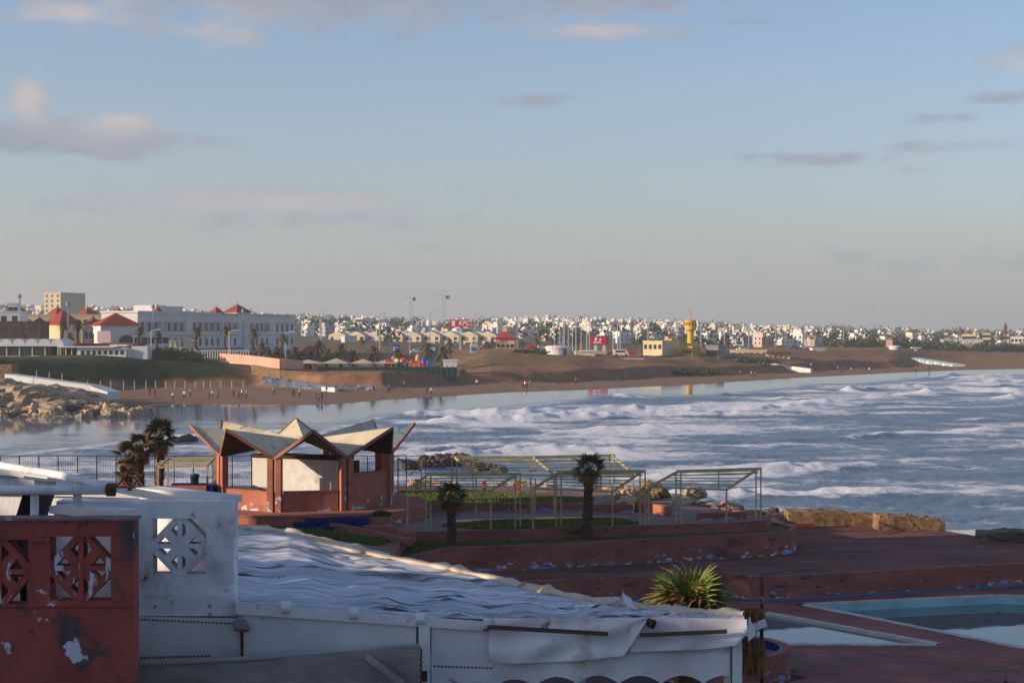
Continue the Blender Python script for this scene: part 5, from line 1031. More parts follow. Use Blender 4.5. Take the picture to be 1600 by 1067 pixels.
# restaurant pylon sign, restaurant, red billboard
def text(body, size, loc, parent, m, rotz=0, shear=0.0, name='lettering'):
    cu = bpy.data.curves.new(name, 'FONT'); cu.body = body; cu.size = size; cu.extrude = .04; cu.align_x = 'CENTER'; cu.align_y = 'CENTER'; cu.shear = shear; cu.offset = size*.022
    o = bpy.data.objects.new(name, cu); COL.objects.link(o); bpy.context.view_layer.update(); me = bpy.data.meshes.new_from_object(o.evaluated_get(bpy.context.evaluated_depsgraph_get())); bpy.data.objects.remove(o)
    me.materials.clear(); me.materials.append(m); p = mesh_obj(name, me, parent, Vector(loc)-root_loc(parent)); p.rotation_euler = (PI/2, 0, rotz); return p
Y = 620; t = thing('pylon_sign', 'tall white pylon with wide red sign board reading KFC', 'sign', at(719, Y)); part('board', M['signred'], t, 'box', X(703, Y), X(736, Y), Y-.4, Y+.4, ZY(511, Y), ZY(499.5, Y)); q = at(719, Y); part('pole', M['lamp'], t, 'bar', (q.x, Y, q.z-.5), (q.x, Y, ZY(511, Y)), .55); text('KFC', 2.35, (X(725, Y), Y-.45, ZY(505.2, Y)), t, M['signwhite'], 0, .3)
part('white_panel', M['signwhite'], t, 'box', X(706, Y), X(711, Y), Y-.44, Y-.38, ZY(509.5, Y), ZY(501, Y))
Y = 640; t = thing('fast_food_restaurant', 'cream fast food restaurant with red roof turret and KFC letters', 'restaurant', at(790, Y)); g = terrain_z(790, Y)-.5
part('wall', M['cream'], t, 'box', X(775, Y), X(804, Y), Y, Y+10, g, ZY(531, Y)); b = LB((X(789.5, Y), Y+5), 0); b.pyr(-4.4, 4.4, -6, 6, ZY(527.5, Y), ZY(522, Y)); b.build('roof', M['signred'], t); part('red_band', M['signred'], t, 'box', X(773.5, Y), X(805.5, Y), Y-.4, Y+10.4, ZY(531, Y), ZY(527.5, Y)+.01); part('turret', M['signred'], t, 'box', X(783, Y), X(793, Y), Y+2, Y+7, ZY(525, Y), ZY(518, Y)); text('KFC', 1.7, (X(787, Y), Y-.06, ZY(533.8, Y)), t, M['signred'], 0, .3)
for k in range(4): o = mesh_obj('window', rect_mesh(1.3, 1.4), t, Vector((X(779+k*7, Y), Y-.05, ZY(543, Y)))-root_loc(t))
Y = 500; t = thing('red_billboard', 'red advertising billboard with white print on two posts by flagpoles', 'billboard', at(937, Y)); part('board', M['signred'], t, 'box', X(922, Y), X(948, Y), Y, Y+1.2, ZY(538.5, Y), ZY(524.5, Y)); part('side_board', M['signred'], t, 'wallseg', (X(948, Y)+.02, Y+.3), (X(953, Y), Y+6), .5, ZY(538, Y), ZY(525, Y))
for x0, x1, y0, y1 in ((929, 933, 527, 533), (927, 935.5, 534.2, 536.2), (936, 940.5, 529, 531.5), (936, 939, 533, 536)): part('white_print', M['signwhite'], t, 'box', X(x0, Y), X(x1, Y), Y-.05, Y+.001, ZY(y1, Y), ZY(y0, Y))
for px in (931, 944): q = at(px, Y); part('post', M['white_clean'], t, 'box', q.x-.45, q.x+.45, Y+.2, Y+1.0, q.z-.5, ZY(538.5, Y))
t = thing('white_van', 'white van parked beside the red billboard on the dune road', 'van', at(970, 490)); q = at(970, 490); q.z += .1
b = MB(); b.hexa([q+Vector(v) for v in ((-2.3, -.9, .35), (2.5, -.9, .35), (2.5, .9, .35), (-2.3, .9, .35), (-2.2, -.85, 2.0), (1.5, -.85, 2.0), (1.5, .85, 2.0), (-2.2, .85, 2.0))]); b.build('body', M['white_clean'], t); part('window', M['glass'], t, 'box', q.x-1.6, q.x+1.2, q.y-.93, q.y-.87, q.z+1.2, q.z+1.75)
for dx in (-1.4, 1.5):
    for dy in (-.85, .85): b = MB(); b.tube([q+Vector((dx, dy-.1, .35)), q+Vector((dx, dy+.1, .35))], .36, 12); b.build('wheel', M['dark'], t)
# ------------------------------------------------------------------ playground, kiosks, canopies
t = thing('green_fence', 'long green panelled fence round the beach playground', 'fence', at(600, 388)); Y = 388; zf = max(terrain_z(500, Y), 4.0)
for k in range(27): part('panel', M['green'], t, 'wallseg', (X(497+k*8.1, Y), Y-.12*k), (X(504.6+k*8.1, Y), Y-.12*k), .15, ZY(584, Y)-1.5, ZY(573, Y)); part('post', M['green'], t, 'bar', (X(497+k*8.1, Y), Y-.12*k-.2, ZY(584, Y)-1.5), (X(497+k*8.1, Y), Y-.12*k-.2, ZY(570, Y)), .18)
b = MB(); b.box(X(492, 389), X(718, 389), 388.4, 425, 1, ZY(581, 389)); one('playground_terrace', 'retained earth terrace carrying the beach playground', 'terrace', M['concrete'], b)
for k, (p0, p1, yt, lb) in enumerate(((452, 505, 563, 'wide beige canopy on posts at the left end of the playground'), (500, 545, 561, 'pale peaked canopy second from the pink wall'), (545, 585, 562, 'peaked beige canopy in the middle of the playground row'), (582, 622, 563, 'peaked canopy next to the coloured play castle'))):
    Y = 394; x0, x1 = X(p0, Y), X(p1, Y); t = thing('canopy', lb, 'canopy', ((x0+x1)/2, Y+4, ZY(581, 389)), 'canopies of the beach playground'); b = LB(((x0+x1)/2, Y+4), 0); b.pyr(-(x1-x0)/2, (x1-x0)/2, -4, 4, ZY(568, Y), ZY(yt-1, Y)); b.build('roof', M['beige'], t)
    for dx in (x0+.4, x1-.4):
        for dy in (.4, 7.6): part('post', M['grey'], t, 'bar', (dx, Y+dy, ZY(581, 389)-.1), (dx, Y+dy, ZY(568, Y)+.05), .18)
cols = ['signred', 'orange', 'yellow', 'blue', 'green', 'signred', 'pink', 'yellow', 'orange']
t = thing('play_castle', 'brightly coloured inflatable play castle with towers', 'playground', (X(640, 405), 405, ZY(581, 389)))
for k in range(44):
    px = 606+k*1.45+random.uniform(-1, 1); Y = random.uniform(396, 414); w = random.uniform(.3, .65); h = random.uniform(.8, 3.3); z0 = ZY(581, 389)-.05
    b = MB(); x_ = X(px, Y)
    if k % 3 == 0: b.lathe([(w*.9, 0), (w, h*.5), (w*.9, h), (w*1.25, h), (.02, h+.9)], 10, (x_, Y, z0)); b.build('tower', M[cols[k % 9]], t)
    elif k % 3 == 1: b.box(x_-w*1.3, x_+w*1.3, Y-.8, Y+.8, z0, z0+h*.8); b.box(x_-w*1.3, x_-w*.7, Y-.8, Y+.8, z0+h*.8, z0+h*.8+.4); b.box(x_+w*.7, x_+w*1.3, Y-.8, Y+.8, z0+h*.8, z0+h*.8+.4); b.build('play_block', M[cols[(k*5) % 9]], t)
    else: b.tube([(x_-1.2, Y, z0), (x_-.9, Y, z0+h*.7), (x_, Y, z0+h), (x_+.9, Y, z0+h*.7), (x_+1.2, Y, z0)], .28, 8); b.build('inflated_arch', M[cols[(k*7) % 9]], t, True)
b = MB(); b.tube([(X(618, 402), 402, ZY(581, 389)+2.6), (X(630, 400), 400, ZY(581, 389)+1.6), (X(640, 399), 399, ZY(581, 389)+.2)], .5, 8); b.build('slide', M['yellow'], t, True)
block('white_booth', 'white panel booth at the end of the green fence', 'booth', 692, 714, 564, 392, 2.5, 'white_clean', .05, None, zb=ZY(584, 389)); block('blue_booth', 'blue panel booth beside the play castle', 'booth', 667, 675, 564, 394, 2, 'blue', .05, None, zb=ZY(584, 389))
for px0, px1, m, lb in ((611, 625, 'blue', 'blue and white kiosk before the white row houses'), (669, 684, 'blue', 'second blue kiosk on the promenade under the lamp'), (734, 746, 'white_clean', 'white kiosk with blue door near the pylon sign')):
    k = block('promenade_kiosk', lb, 'kiosk', px0, px1, 539.5, 560, 3, m, .1, None, group=None); q = root_loc(k); part('shutter', M['white_clean'] if m == 'blue' else M['blue'], k, 'box', q.x-.8, q.x+.8, q.y-1.75, q.y-1.6, ZY(548, 560), ZY(542, 560))
Y = 470; q = at(484, Y); t = thing('carousel', 'small red roofed carousel with green top on the promenade', 'carousel', q); b = MB(); b.lathe([(2.2, 0), (2.2, .4), (.3, .4), (.3, 2.6)], 12, (q.x, q.y, q.z-.3)); b.build('platform', M['brown'], t); b = MB(); b.lathe([(2.8, 2.5), (2.6, 2.9), (.05, 4.4)], 12, (q.x, q.y, q.z-.3)); b.build('roof', M['redroof'], t)
for k in range(6): a = k*PI/3; part('pole', M['green'], t, 'bar', (q.x+2*math.cos(a), q.y+2*math.sin(a), q.z), (q.x+2*math.cos(a), q.y+2*math.sin(a), q.z+2.4), .12)
def car(label, px, Y, m, a=0.0):
    q = at(px, Y); t = thing('parked_car', label, 'car', q, 'cars parked along the seafront road'); c = (q.x, q.y); z = q.z+.05
    b = LB(c, a); b.lbox(-2.1, 2.1, -.85, .85, z+.25, z+.85); b.hexa([yaw(p, a, c) for p in ((-1.3, -.75, z+.85), (1.2, -.75, z+.85), (1.2, .75, z+.85), (-1.3, .75, z+.85), (-.9, -.65, z+1.45), (.7, -.65, z+1.45), (.7, .65, z+1.45), (-.9, .65, z+1.45))]); b.build('body', m, t)
    lpart('window', M['glass'], t, c, a, -.95, .8, -.72, .72, z+.92, z+1.3)
    for dx in (-1.3, 1.3):
        for dy in (-.8, .8): b = MB(); p0 = yaw((dx, dy-.1, z+.3), a, c); p1 = yaw((dx, dy+.1, z+.3), a, c); b.tube([p0, p1], .32, 10); b.build('wheel', M['dark'], t)
for px, Y, mn, lb in ((651, 575, 'white_clean', 'white car parked between the promenade kiosks'), (700, 590, 'dark', 'dark car parked under the pylon sign'), (757, 600, 'grey', 'grey car parked left of the fast food restaurant'), (830, 590, 'signred', 'red car parked right of the fast food restaurant'), (845, 592, 'white_clean', 'white car parked behind the round kiosk'), (1040, 585, 'blue', 'blue car parked behind the beige house'), (1160, 600, 'white_clean', 'white car parked behind the low cream wall'), (1240, 680, 'blue', 'blue car parked on the far dune road'), (1255, 682, 'white_clean', 'white car parked on the far dune road')): car(lb, px, Y, M[mn], .15)
# ------------------------------------------------------------------ row houses, town on the hill
wlt = [mat('town_white', lin(232, 228, 220), lin(212, 208, 202), .12, .9), mat('town_cream', lin(226, 206, 176), lin(206, 186, 158), .12, .9), mat('town_rose', lin(212, 176, 158), lin(196, 160, 146), .12, .9), mat('town_grey', lin(180, 178, 176), lin(160, 158, 158), .12, .9)]
def house_mesh(i, m):
    rs = random.Random(i); b = MB(); w = rs.uniform(6, 12); d = rs.uniform(6, 9); h = rs.uniform(3.6, 7.5); b.box(-w/2, w/2, -d/2, d/2, -6, h); b.box(-w/2-.15, w/2+.15, -d/2-.15, d/2+.15, h, h+.4)
    if rs.random() < .8: u = rs.uniform(-w*.3, w*.15); b.box(u-1.6, u+1.8, -1.5, d/2-.5, h+.4, h+rs.uniform(2.2, 3.2))
    if rs.random() < .6: u = rs.choice((-1, 1))*w*.5; b.box(u-1.4, u+1.4, -d/2-1.1, d/2*.4, -6, h*.62)
    b.cur = 1; n = rs.choice((2, 3)); 
    for s in range(2 if h < 7.2 else 3):
        for k in range(n):
            x = -w/2+w*(k+.5)/n; z = .9+s*2.9; b.box(x-.6, x+.6, -d/2-.06, -d/2+.02, z, z+1.4)
            if k < 2: y = -d/2+d*(k+.5)/2; b.box(-w/2-.06, -w/2+.02, y-.55, y+.55, z, z+1.4)
    return b.mesh('town_house', [m, M['glass']])
HM = {k: [house_mesh(100*k+i, wlt[k]) for i in range(6)] for k in range(4)}
LBL = {0: 'small white house in the far town', 1: 'small cream house in the far town', 2: 'small rose house in the far town', 3: 'small grey house in the far town'}
GRP = {0: 'white houses of the far town', 1: 'cream houses of the far town', 2: 'rose houses of the far town', 3: 'grey houses of the far town'}
rs = random.Random(21); spots = []
def dens(px): return np.interp(px, [-150, 120, 300, 450, 560, 760, 830, 1000, 1250, 1330, 1450, 1700], [.35, .6, .6, .7, .55, .45, 1, 1, .9, .5, .35, .5])
while len(spots) < 1150:
    px = rs.uniform(-150, 1700)
    if rs.random() > dens(px): continue
    if 480 < px < 760: Y = rs.choice((rs.uniform(1450, 1900), rs.uniform(1600, 1900), rs.uniform(800, 1100)))
    else: Y = 760+1140*rs.random()**.75 if px > 700 else rs.uniform(1100, 1900)
    Ys, zs = column(np.array([px])); 
    if Y < Ys[0][5]-60: continue
    spots.append((px, Y))
spots.sort(key=lambda s: s[1]); rest = {0: MB(), 1: MB()}
tv = {k: [(np.array([v.co[:] for v in me.vertices]), [tuple(p.vertices) for p in me.polygons]) for me in HM[k]] for k in (0, 1)}
for i, (px, Y) in enumerate(spots):
    k = rs.choices((0, 1, 2, 3), (60, 24, 8, 8))[0]; a = rs.choice((-.5, -.3, .2, .5, .75))+rs.uniform(-.15, .15); s = rs.uniform(.42, .8)*(1.0 if Y < 1100 else 1.0); q = at(px, Y)
    if i < 290:
        o = mesh_obj('town_house', HM[k][rs.randrange(6)], None, q+Vector((0, 0, .6))); o.rotation_euler = (0, 0, a); o.scale = (s, s, s*rs.uniform(.8, 1.15)); d_ = 'on the hill behind the hotel' if px < 470 else 'on the rise above the gabled row houses' if px < 770 else 'on the slope behind the flagpoles and red billboard' if px < 1000 else 'behind the watch tower' if px < 1200 else 'among the trees beyond the bare dune'; tag(o, LBL[k].replace(' in the far town', ' of the far town '+d_), 'house', GRP[k]+' '+d_)
    else:
        k = 0 if k in (0, 3) else 1; v, f = tv[k][rs.randrange(6)]; ca, sa = math.cos(a), math.sin(a); w = np.stack([q.x+s*(v[:, 0]*ca-v[:, 1]*sa), q.y+s*(v[:, 0]*sa+v[:, 1]*ca), q.z+.6+s*v[:, 2]], -1); rest[k].add(w.tolist(), f)
tag(rest[0].build('distant_houses', wlt[0]), 'mass of distant white houses along the hill crest', 'houses', None, 'stuff'); tag(rest[1].build('distant_houses', wlt[1]), 'mass of distant cream houses along the hill crest', 'houses', None, 'stuff')
def row_house(i):                                                       # gabled white terrace in front of the town
    rs_ = random.Random(i); b = MB(); b.box(-4.2, 4.2, -4, 4, -3, 5.2); b.add([(-4.3, -4.2, 5.2), (4.3, -4.2, 5.2), (0, -4.2, 7.0), (-4.3, 4.2, 5.2), (4.3, 4.2, 5.2), (0, 4.2, 7.0)], [(0, 1, 2), (3, 5, 4), (0, 2, 5, 3), (1, 4, 5, 2)]); b.box(-2.2, 2.2, -5.2, -4.01, -3, 2.6); b.cur = 1
    for x in (-2.6, 2.6): b.box(x-.7, x+.7, -4.06, -3.9, 3.0, 4.4)
    b.box(-1.3, 1.3, -5.26, -5.1, .2, 1.9); return b.mesh('row_house', [wlt[0] if i else wlt[1], M['glass']])
RH = [row_house(0), row_house(1)]
for k in range(17):
    px = 532+k*14.6; Y = 760+(k % 2)*6; q = at(px, Y); z = ZY(541.5, Y); o = mesh_obj('row_house', RH[k % 2], None, (q.x, q.y, z)); o.rotation_euler = (0, 0, -.28); tag(o, 'gabled row house of the white terrace behind the promenade' if k % 2 else 'gabled row house of the cream terrace behind the promenade', 'house', 'white row houses behind the promenade' if k % 2 else 'cream row houses behind the promenade')
b = MB(); b.box(X(470, 735), X(790, 735), 733, 735, 3, ZY(541, 735)); one('boundary_wall', 'long grey boundary wall before the gabled row houses', 'wall', M['grey'], b)
block('bright_wall_house', 'plain bright white gable wall at the left end of the row houses', 'house', 535, 553, 526, 700, 8, 'hotel', -.6, None); block('long_white_block', 'long white block of flats above the row houses', 'building', 556, 582, 497, 1300, 20, 'hotel', -.4, (5, 3, 2, 1.8), zb=8)
block('right_apartment', 'cream apartment block above the trees far along the beach', 'building', 1474, 1491, 521, 1050, 14, 'cream', -.3, (3, 2, 1.6, 1.6)); block('right_villa', 'wide cream villa above the dune trees', 'building', 1504, 1535, 523, 1000, 14, 'cream', -.3, (5, 1, 1.6, 1.6)); block('right_wall', 'long white garden wall on the far dune', 'wall', 1472, 1536, 531, 960, 3, 'hotel', -.05, None); block('right_flats', 'pale flats beside the tall palm mast', 'building', 1536, 1558, 521, 1040, 14, 'beige', -.3, (4, 2, 1.6, 1.6)); block('pink_house', 'pink house behind the tall palm mast', 'building', 1569, 1586, 523, 1010, 12, 'pink', -.3, (3, 1, 1.6, 1.6)); block('corner_house', 'white house under the pink house at the beach end', 'building', 1580, 1612, 527, 960, 12, 'hotel', -.3, (4, 1, 1.6, 1.6)); block('dune_house', 'pale house with flat roof behind the small round kiosk', 'building', 1389, 1400, 520.5, 1000, 10, 'cream', -.3, (2, 1, 1.6, 1.6)); block('pink_sign_house', 'small pink sided hut behind the round dune kiosk', 'hut', 1385, 1397, 532, 800, 4, 'pink', -.2, None)
# ------------------------------------------------------------------ trees of the shore and the town
def crown_far(b, c, r, n, s, rs):
    for _ in range(n):
        d = Vector((rs.gauss(0, 1), rs.gauss(0, 1), rs.gauss(0, .8))); d = d.normalized()*rs.uniform(.45, 1.05); p = Vector((c[0]+d.x*r[0], c[1]+d.y*r[1], c[2]+d.z*r[2])); u = Vector((rs.gauss(0, 1), rs.gauss(0, 1), rs.gauss(0, 1))).normalized()*s*rs.uniform(.6, 1.4); w = u.orthogonal().normalized()*u.length*.7
        b.add([p-u, p+w, p+u, p-w], [(0, 1, 2, 3)])
b = MB(); rs = random.Random(31)
for _ in range(800):
    px = rs.uniform(-150, 1680); Y = rs.uniform(720, 1850)
    if rs.random() > np.interp(px, [-150, 90, 130, 480, 760, 800, 1200, 1300, 1480, 1700], [1, 1, .5, .6, .6, .45, .5, 1, 1, .8]): continue
    Ys, zs = column(np.array([px])); 
    if Y < Ys[0][5]-40: continue
    q = at(px, Y); r = rs.uniform(2.5, 6.5); crown_far(b, (q.x, q.y, q.z+r*.7), (r*1.3, r, r*.9), 46, 1.1, rs)
tag(b.build('far_trees', mat('far_tree_leaves', lin(70, 78, 50), lin(52, 60, 42), .1, .9, coord='World')), 'dark trees scattered through the far town', 'trees', None, 'stuff')
b = MB()
for _ in range(170):
    px = rs.uniform(1300, 1640); Y = rs.uniform(800, 900); Ys, zs = column(np.array([px])); q = at(px, max(Y, Ys[0][4]+15)); r = rs.uniform(1.5, 3.8); crown_far(b, (q.x, q.y, q.z+r*.6), (r*1.5, r, r*.9), 50, .7, rs)
tag(b.build('dune_scrub', M['hedge']), 'dark green scrub and trees along the far dune', 'shrubs', None, 'stuff')
def bush(label, px, Y, rx, rz, n=260, dz=0):
    q = at(px, Y); t = thing('bush', label, 'bush', q); b = MB(); r_ = random.Random(int(px*7)); 
    for k in range(5): crown_far(b, (q.x+rx*r_.uniform(-.6, .6), q.y+r_.uniform(-1, 1), q.z+dz+rz*r_.uniform(.3, .7)), (rx*.55, 1.5, rz*.55), n//5, .35, r_)
    b.build('foliage', M['hedge'], t); part('stem', M['trunk'], t, 'bar', (q.x, q.y, q.z-.4), (q.x, q.y, q.z+rz*.6), .25)
for px, Y, rx, rz, lb in ((238, 392, 3.2, 2.4, 'clipped dark hedge bush beside the boat shaped restaurant'), (265, 393, 4.0, 2.6, 'broad dark hedge bush before the portico'), (295, 392, 4.2, 2.2, 'low hedge bush at the end of the white railing'), (1105, 462, 7, 1.6, 'sprawling green scrub on the dune below the watch tower'), (1060, 456, 6, 1.4, 'green scrub under the beige house'), (828, 470, 5, 1.3, 'green scrub left of the round beach kiosk'), (1180, 505, 8, 1.5, 'green scrub on the bank right of the grey block')): bush(lb, px, Y, rx, rz, 420)
def far_palm_mesh(i, feather):
    rs_ = random.Random(i); b = MB(); n = 30
    for k in range(n):
        az = k*2.4; el = math.radians(75-(k/n)*120); d = Vector((math.cos(az), math.sin(az), 0)); L = (2.6 if feather else 1.75)*rs_.uniform(.8, 1.1); s = Vector((-d.y, d.x, 0)); pts = []
        for j in range(4): f = j/3; pts.append(d*L*f*math.cos(el)+Vector((0, 0, L*f*math.sin(el)-(1.2 if feather else .7)*f*f)))
        for j in range(3): w0 = (.10, .34, .26)[j]; w1 = (.34, .26, .03)[j]; b.add([pts[j]-s*w0, pts[j]+s*w0, pts[j+1]+s*w1-Vector((0, 0, .05)), pts[j+1]-s*w1-Vector((0, 0, .05))], [(0, 1, 2, 3)])
    return b.mesh('crown', M['frond_far'])
FPM = [far_palm_mesh(i, False) for i in range(3)]; FPF = [far_palm_mesh(i+9, True) for i in range(2)]
def far_palm(label, px, ytop, Y, fm, sc=1.0, group=None, g=None):
    q = at(px, Y); z1 = ZY(ytop, Y)-1.3*sc; t = thing('palm_tree', label, 'palm', q, group); b = MB(); n = 8; b.tube([(q.x+.2*math.sin(k), q.y, q.z-.5+(z1-q.z+.5)*k/n) for k in range(n+1)], [.32*(1.15-.3*k/n)*sc for k in range(n+1)], 8); b.build('trunk', M['trunk'], t); o = mesh_obj('crown', fm, t, (0.2*math.sin(n), 0, z1-q.z)); o.scale = (sc, sc, sc*1.1); o.rotation_euler = (0, 0, px)
for i, (px, y, Y, sc, lb) in enumerate(((217, 508, 402, .95, 'palm by the boat restaurant before the hotel annexe'), (246, 514, 405, .95, 'palm before the hotel left of the portico'), (307, 510, 405, 1.0, 'palm standing at the right end of the portico'), (352, 507, 405, 1.0, 'tall palm before the middle of the hotel at the white railing'), (396, 512, 410, 1.0, 'palm before the hotel over the pink ramp wall'), (441, 519, 420, .95, 'palm at the far corner of the hotel'), (122, 497, 412, 1.15, 'dark tall palm before the grey house'), (98, 498, 410, 1.1, 'dark palm in front of the large red pyramid roof'), (108, 517, 400, .95, 'shorter palm behind the low red tiled building'), (36, 518, 398, .8, 'small palm behind the white vaulted roofs'))): far_palm(lb, px, y, Y, FPM[i % 3], sc)
for i, (px, y, Y, lb) in enumerate(((408, 534, 402, 'feathery date palm low behind the pink ramp wall'), (432, 540, 400, 'second feathery date palm beside the pink ramp'), (484, 546, 405, 'date palm at the left end of the playground canopies'), (510, 542, 405, 'date palm between the first two playground canopies'), (532, 536, 408, 'taller date palm over the second canopy'), (583, 540, 410, 'date palm behind the middle canopy'), (667, 533, 415, 'slim date palm behind the play castle'), (702, 528, 560, 'date palm near the foot of the pylon sign'), (565, 525, 640, 'date palm before the row houses'), (601, 527, 640, 'second date palm before the row houses'), (418, 544, 398, 'low bushy date palm at the crook of the pink wall'), (460, 540, 404, 'dark date palm between pink wall and canopies'), (470, 548, 402, 'small date palm before the carousel'), (498, 530, 470, 'date palm behind the carousel'), (550, 545, 408, 'date palm behind the peaked beige canopy'), (620, 542, 425, 'slim palm left of the play castle'), (690, 540, 420, 'date palm behind the white panel booth'), (760, 532, 600, 'date palm left of the fast food restaurant'), (768, 529, 640, 'palm touching the fast food restaurant wall'), (815, 531, 600, 'palm right of the fast food restaurant'), (838, 528, 620, 'palm before the town left of the flagpoles'), (862, 527, 620, 'palm behind the large round kiosk'))): far_palm(lb, px, y, Y, FPF[i % 2], 1.15 if Y < 500 else 1.0)
q = at(1571, 980); t = thing('tall_palm_mast', 'solitary tall palm rising above the roofs at the beach end', 'palm', q); b = MB(); b.tube([(q.x, q.y, q.z-.5), (q.x, q.y, ZY(510, 980))], [.5, .35], 8); b.build('trunk', M['dark'], t); o = mesh_obj('crown', FPM[0], t, (0, 0, ZY(509, 980)-q.z)); o.scale = (1.1, 1.1, 1.9)
q = at(31, 1050); t = thing('hill_palm', 'lone palm on the skyline left of the apartment block', 'palm', q); b = MB(); b.tube([(q.x, q.y, q.z-.5), (q.x, q.y, ZY(463, 1050))], [.5, .35], 8); b.build('trunk', M['dark'], t); o = mesh_obj('crown', FPM[1], t, (0, 0, ZY(462, 1050)-q.z)); o.scale = (1.1, 1.1, 1.3)
# ------------------------------------------------------------------ cranes, lamps, flagpoles
def crane(label, px, yt, jl, jr, Y):
    q = at(px, Y); zt_ = ZY(yt, Y); t = thing('tower_crane', label, 'crane', q, None); s = .9; b = MB()
    for dx in (-s, s):
        for dy in (-s, s): b.bar((q.x+dx, q.y+dy, q.z-1), (q.x+dx, q.y+dy, zt_), .35)
    n = int((zt_-q.z)/2.2)
    for k in range(n): z = q.z+k*2.2; e = 1 if k % 2 else -1; b.bar((q.x-s*e, q.y-s, z), (q.x+s*e, q.y-s, z+2.2), .22); b.bar((q.x-s, q.y-s*e, z), (q.x-s, q.y+s*e, z+2.2), .22)
    b.build('mast', M['lamp'], t); b = MB(); b.bar((q.x+jl, q.y, zt_+.3), (q.x+jr, q.y, zt_), .5, .5); b.bar((q.x+jl, q.y, zt_+.3), (q.x, q.y, zt_+4), .25); b.bar((q.x+jr, q.y, zt_), (q.x, q.y, zt_+4), .25); b.build('jib', M['lamp'], t); part('cab', M['dark'], t, 'box', q.x+.8, q.x+2.4, q.y-.8, q.y+.8, zt_-2, zt_-.2); part('counterweight', M['grey'], t, 'box', q.x+jr-1.5, q.x+jr+.5, q.y-.8, q.y+.8, zt_-2.2, zt_+.2)
crane('pale tower crane with short jib above the row houses', 643, 465, -4.5, 2.5, 1150); crane('taller pale tower crane with long jib beside the pylon sign', 694, 462, -9, 3.5, 1100)
for px, yt, Y, lb in ((600, 486, 900, 'slim white lattice mast above the row houses'), (660, 492, 950, 'slim red and white mast between the cranes')):
    q = at(px, Y); b = MB(); b.bar((q.x, q.y, q.z-1), (q.x, q.y, ZY(yt, Y)), .6); b.bar((q.x-1.5, q.y, ZY(yt+3, Y)), (q.x+1.5, q.y, ZY(yt+3, Y)), .4); one('lattice_mast', lb, 'mast', M['lamp'], b)
LAMPS = dict(zip((236, 358, 446, 500, 502, 593, 672, 742, 640, 808, 866, 921, 969), ('by the boat restaurant', 'before the middle of the hotel', 'at the far corner of the hotel', 'tallest one right of the hotel', 'lower one right of the hotel', 'above the row houses left of the cranes', 'between the two cranes', 'right of the pylon sign', 'over the blue kiosks', 'right of the fast food restaurant', 'above the round kiosk', 'above the red billboard', 'above the white van')))
def street_lamp(px, yt, Y, m='lamp'):
    q = at(px, Y); zt_ = ZY(yt, Y); t = thing('street_lamp', 'tall pale street lamp with curved arm, '+LAMPS.get(px, 'on the road beyond the watch tower'), 'street lamp', q, 'street lamps along the seafront road'); part('pole', M[m], t, 'bar', (q.x, q.y, q.z-.5), (q.x, q.y, zt_-.3), .28 if Y < 600 else .34); part('arm', M[m], t, 'bar', (q.x, q.y, zt_-.35), (q.x+1.5, q.y, zt_), .2); part('head', M[m], t, 'box', q.x+1.2, q.x+2.4, q.y-.25, q.y+.25, zt_-.1, zt_+.15)
for px, yt, Y in ((236, 515, 400), (358, 516, 402), (446, 518, 420), (500, 485, 560), (502, 497, 600), (593, 489, 600), (672, 487, 620), (742, 489, 650), (640, 520, 560), (808, 490, 640), (866, 491, 600), (921, 491, 580), (969, 494, 600), (1012, 496, 640), (1057, 499, 640), (1095, 501, 660), (1132, 503, 700), (1170, 505, 720), (1212, 507, 760), (1258, 509, 780), (1318, 513, 820)): street_lamp(px, yt, Y)
for px, yt, Y, h in ((106, 478, 420, 'blue'), (239, 482, 430, 'blue'), (380, 488, 470, 'blue')):
    q = at(px, Y); b = MB(); b.bar((q.x, q.y, q.z-.5), (q.x, q.y, ZY(yt, Y)), .3); b.lathe([(.5, 0), (.5, .8), (.02, 1)], 8, (q.x, q.y, ZY(yt, Y))); one('blue_mast', {106: 'tall pale blue mast before the red pyramid roofs', 239: 'pale blue mast before the left of the hotel', 380: 'pale blue mast before the right of the hotel'}[px], 'mast', mat('pale_blue_paint', lin(120, 160, 190), lin(104, 146, 180), 1, .6), b)
for px, yt in ((875, 516), (880, 508), (882, 505), (888, 513), (894.5, 508), (900, 510), (908, 514), (917, 508), (965, 507), (958, 517)):
    q = at(px, 540); b = MB(); b.tube([(q.x, q.y, q.z-.5), (q.x, q.y, ZY(yt, 540))], [.16, .1], 6); b.lathe([(.2, 0), (.2, .25), (.02, .35)], 6, (q.x, q.y, ZY(yt, 540))); one('flagpole', 'bare white flagpole beside the red billboard', 'flagpole', M['lamp'], b, 'flagpoles by the red billboard')
q = at(1014, 560); t = thing('flag', 'dark red flag on a pole behind the beige house', 'flag', q); part('pole', M['lamp'], t, 'bar', (q.x, q.y, q.z-.5), (q.x, q.y, ZY(519, 560)), .16); b = MB(); b.add([(q.x, q.y, ZY(520, 560)), (q.x+.45, q.y+.3, ZY(520.4, 560)), (q.x+.9, q.y, ZY(520.8, 560)), (q.x, q.y, ZY(525, 560)), (q.x+.45, q.y+.3, ZY(525.5, 560)), (q.x+.9, q.y, ZY(526, 560))], [(0, 1, 4, 3), (1, 2, 5, 4)]); b.build('cloth', M['signred'], t)
